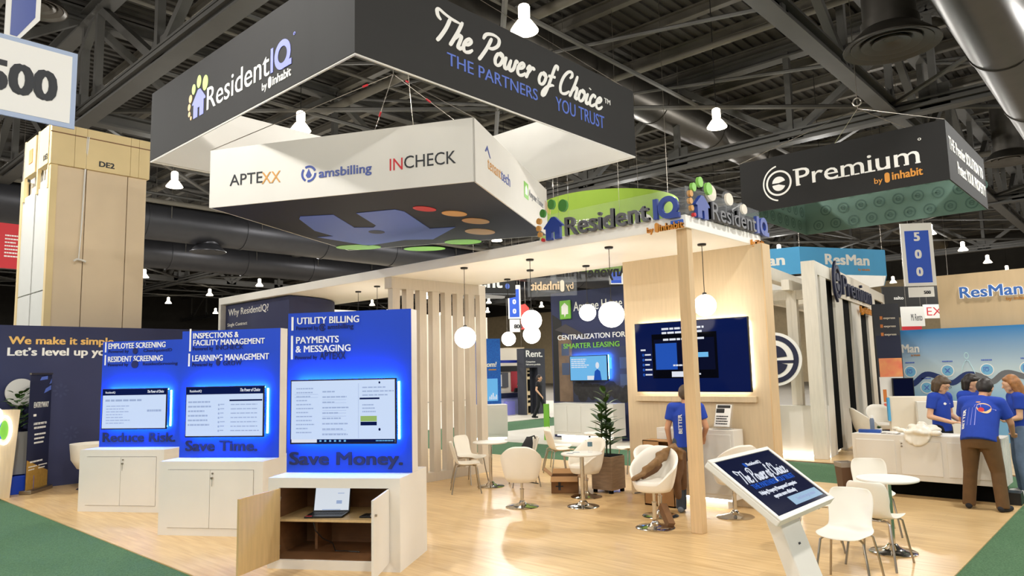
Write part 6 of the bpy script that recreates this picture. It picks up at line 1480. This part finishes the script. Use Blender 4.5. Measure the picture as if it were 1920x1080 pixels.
    # hair
    hm = MB(); kind, hmat = hair
    hm.sph(h(-.022, 0, .045), .102, n=18, m=12); hm.sph(h(-.035, 0, .02), .1, n=18, m=12)
    if kind == 'short': hm.cap(h(.045, .05, .085), h(.045, -.05, .085), .035, .035); hm.sph(h(-.05, 0, -.02), .075, n=14, m=10)
    if kind == 'bob':
        hm.cap(h(.06, .05, .08), h(.06, -.05, .08), .03, .03)
        for s_ in (1, -1): hm.cap(h(-.01, .075*s_, .02), h(.005, .085*s_, -.09), .05, .032)
        hm.cap(h(-.07, .04, .0), h(-.06, .045, -.1), .065, .045); hm.cap(h(-.07, -.04, .0), h(-.06, -.045, -.1), .065, .045)
    if kind == 'long':
        hm.cap(h(.05, .045, .085), h(.05, -.045, .085), .03, .03)
        for s_ in (.07, .03, -.03, -.07): hm.cap(h(-.06, s_, .02), h(-.10, s_*1.2, -.2), .06, .055); hm.cap(h(-.10, s_*1.2, -.2), h(-.10, s_*1.3, -.42), .055, .03)
        for s_ in (1, -1): hm.cap(h(.0, .085*s_, .03), h(-.03, .095*s_, -.12), .04, .035)
    if kind == 'bun': hm.sph(h(-.11, 0, -.01), .05, n=12, m=8); hm.cap(h(-.09, 0, -.02), h(-.1, 0, -.16), .05, .03)
    hm.build('hair', hmat, P_, remesh=.011, soft=2)
    return P_, shirt, T, V
def shirt_print(shirt, T, V, mbs):
    for mb, mat, nm in mbs:
        o = mb.build(nm, mat, shirt, smooth=0, recalc=False)
        d = o.modifiers.new('wrap', 'SHRINKWRAP'); d.target = shirt; d.wrap_method = 'PROJECT' if False else 'NEAREST_SURFACEPOINT'; d.wrap_mode = 'ABOVE_SURFACE'; d.offset = .004
# the man leaning on the counter, seen from behind
m_, sh_, T, V = person('person in a blue printed T-shirt and brown trousers leaning over the counter', (11.15, 1.93, 0), -6,
    dict(pelvis=(-.02, 0, .93), chest=(.13, 0, 1.25), neck=(.27, 0, 1.42), head=(.36, -.01, 1.53), look=(.75, 0, -.66),
         hipL=(-.02, .10, .9), kneeL=(.02, .15, .49), ankL=(-.03, .19, .08), hipR=(-.02, -.10, .9), kneeR=(.02, -.16, .49), ankR=(-.05, -.20, .08),
         shL=(.20, .20, 1.36), elL=(.30, .28, 1.12), wrL=(.46, .2, .95), hfL=(.8, -.4, -.1), shR=(.18, -.21, 1.35), elR=(.24, -.30, 1.10), wrR=(.40, -.27, .945), hfR=(.9, .1, -.1), footL=(1, .25, 0), footR=(1, -.3, 0)),
    ('short', HAIRD), SHIRT, KHAKI, BLACKC, SKIND, 1.28, .75, .03)
bkf = F(T((-.06, .16, 1.10)), V((0, -1, 0)), V((.42, 0, .9)))
vf = F(bkf.at(.03, -.05), bkf.v, -bkf.u)
a = MB(); letter(a, vf, 'BETTER', -.04, -.02, .27, .05, bold=.03, c0=.0, c1=.001)
b_ = MB(); b_.ell(bkf, .235, .2, .075, .075, 0, .001)
c_ = MB(); c_.ell(bkf, .205, .17, .03, .03, .002, .003)
d_ = MB(); d_.fbox(bkf, .31, .2, .37, .205, 0, .001); d_.ell(bkf, .385, .2, .02, .01, 0, .001)
for q in (.085, .12, .155): d_.fbox(bkf, q, -.05, q+.003, .2, 0, .001)
d_.arc(bkf, .17, .20, .03, .034, 0, PI, 0, .001, 12)
shirt_print(sh_, T, V, [(a, PRW, 'lettering'), (b_, PEACH, 'print'), (c_, RED, 'print'), (d_, LILAC, 'print')])
# the woman with a dark bob behind the counter
m_, sh_, T, V = person('person with a brown bob and glasses in a blue T-shirt behind the counter', (12.42, 2.62, 0), -112,
    dict(head=(.05, 0, 1.56), look=(.9, 0, -.45), elL=(.0, .22, 1.10), wrL=(.22, .12, 1.02), hfL=(.9, -.2, .0), elR=(-.02, -.24, 1.10), wrR=(.24, -.12, 1.02), hfR=(.9, .3, .05)),
    ('bob', HAIRB), SHIRT, BLACKC, BLACKC, SKIN, .92, .6)
hd = T((.05, 0, 1.56)); lk = V((.9, 0, -.45)).normalized(); sd = Vector((0, 0, 1)).cross(lk).normalized(); uu = lk.cross(sd)
mb = MB()
for s in (1, -1): c = hd+lk*.112+sd*.034*s+uu*.012; mb.tube([c+sd*.024*math.cos(t)+uu*.02*math.sin(t) for t in [k*PI/6 for k in range(12)]], .0025, 5, True); mb.cyl(c+sd*.022*s, hd+lk*.0+sd*.1*s+uu*.015, .002, n=5)
mb.build('glasses', BPLA, m_)
pf_ = F(T((.12, .08, 1.2)), V((0, -1, 0))); pf_ = F(T((.14, -.14, 1.27)), V((0, 1, 0)))
a = MB(); a.ell(pf_, .08, .02, .03, .022, 0, .001); a.fbox(pf_, .1, .012, .24, .022, 0, .001); shirt_print(sh_, T, V, [(a, PRW, 'print')])
# the woman with dark hair behind the leaning man
person('person with dark hair in blue, mostly hidden behind the leaning man', (13.05, 2.32, 0), -125, dict(look=(.9, .1, -.3), elL=(.05, .22, 1.12), wrL=(.25, .12, 1.0), elR=(.05, -.22, 1.12), wrR=(.25, -.12, 1.0)), ('bob', HAIRD), SHIRT, JEAND, BLACKC)
# long auburn hair
person('person with long auburn hair in a blue T-shirt and jeans at the counter end', (12.62, 1.70, 0), 112,
    dict(head=(.04, 0, 1.56), look=(.95, 0, -.2), elL=(.02, .2, 1.10), wrL=(.2, .12, 1.05), hfL=(.8, -.2, .3), elR=(.0, -.2, 1.10), wrR=(.22, -.1, 1.06), hfR=(.9, .2, .1)), ('long', HAIRR), SHIRT, JEAN, FABW, SKIN, .95, .6)
# the one behind the pine post
m_, sh_, T, V = person('person in a blue printed T-shirt and jeans, half hidden by the pine post', (8.80, 4.90, 0), 20,
    dict(pelvis=(0, 0, .93), chest=(.03, .0, 1.26), neck=(.08, 0, 1.42), head=(.14, 0, 1.54), look=(.9, 0, -.4), elL=(.02, .25, 1.1), wrL=(.12, .24, .86), elR=(.05, -.26, 1.12), wrR=(.22, -.2, .98), shL=(.05, .18, 1.37), shR=(.05, -.18, 1.37)), ('short', HAIRB), SHIRT, JEAND, M('grey_shoe', (110, 120, 132), .6), SKIND, 1.02, .6)
bkf = F(T((-.1, .13, 1.06)), V((0, -1, 0)), V((.1, 0, 1))); vf = F(bkf.at(.07, -.02), bkf.v, -bkf.u)
a = MB(); letter(a, vf, 'BETTER', .0, -.03, .25, .05, bold=.03, c0=0, c1=.001); shirt_print(sh_, T, V, [(a, PRW, 'lettering')])
# far walker in black
person('person in black walking past the far charcoal panel', (21.6, 18.35, 0), -70, dict(kneeL=(.16, .09, .52), ankL=(.22, .09, .1), kneeR=(-.02, -.09, .5), ankR=(-.22, -.09, .12), wrL=(-.05, .24, .86), wrR=(.16, -.22, .9)), ('bun', HAIRD), BLACKC, BLACKC, BLACKC, SKIN, .95, .5)
person('person seated behind the far counter before the red panel', (24.35, 21.86, -.35), -110, dict(), ('short', GOLD if False else HAIRB), BLACKC, BLACKC, BLACKC)
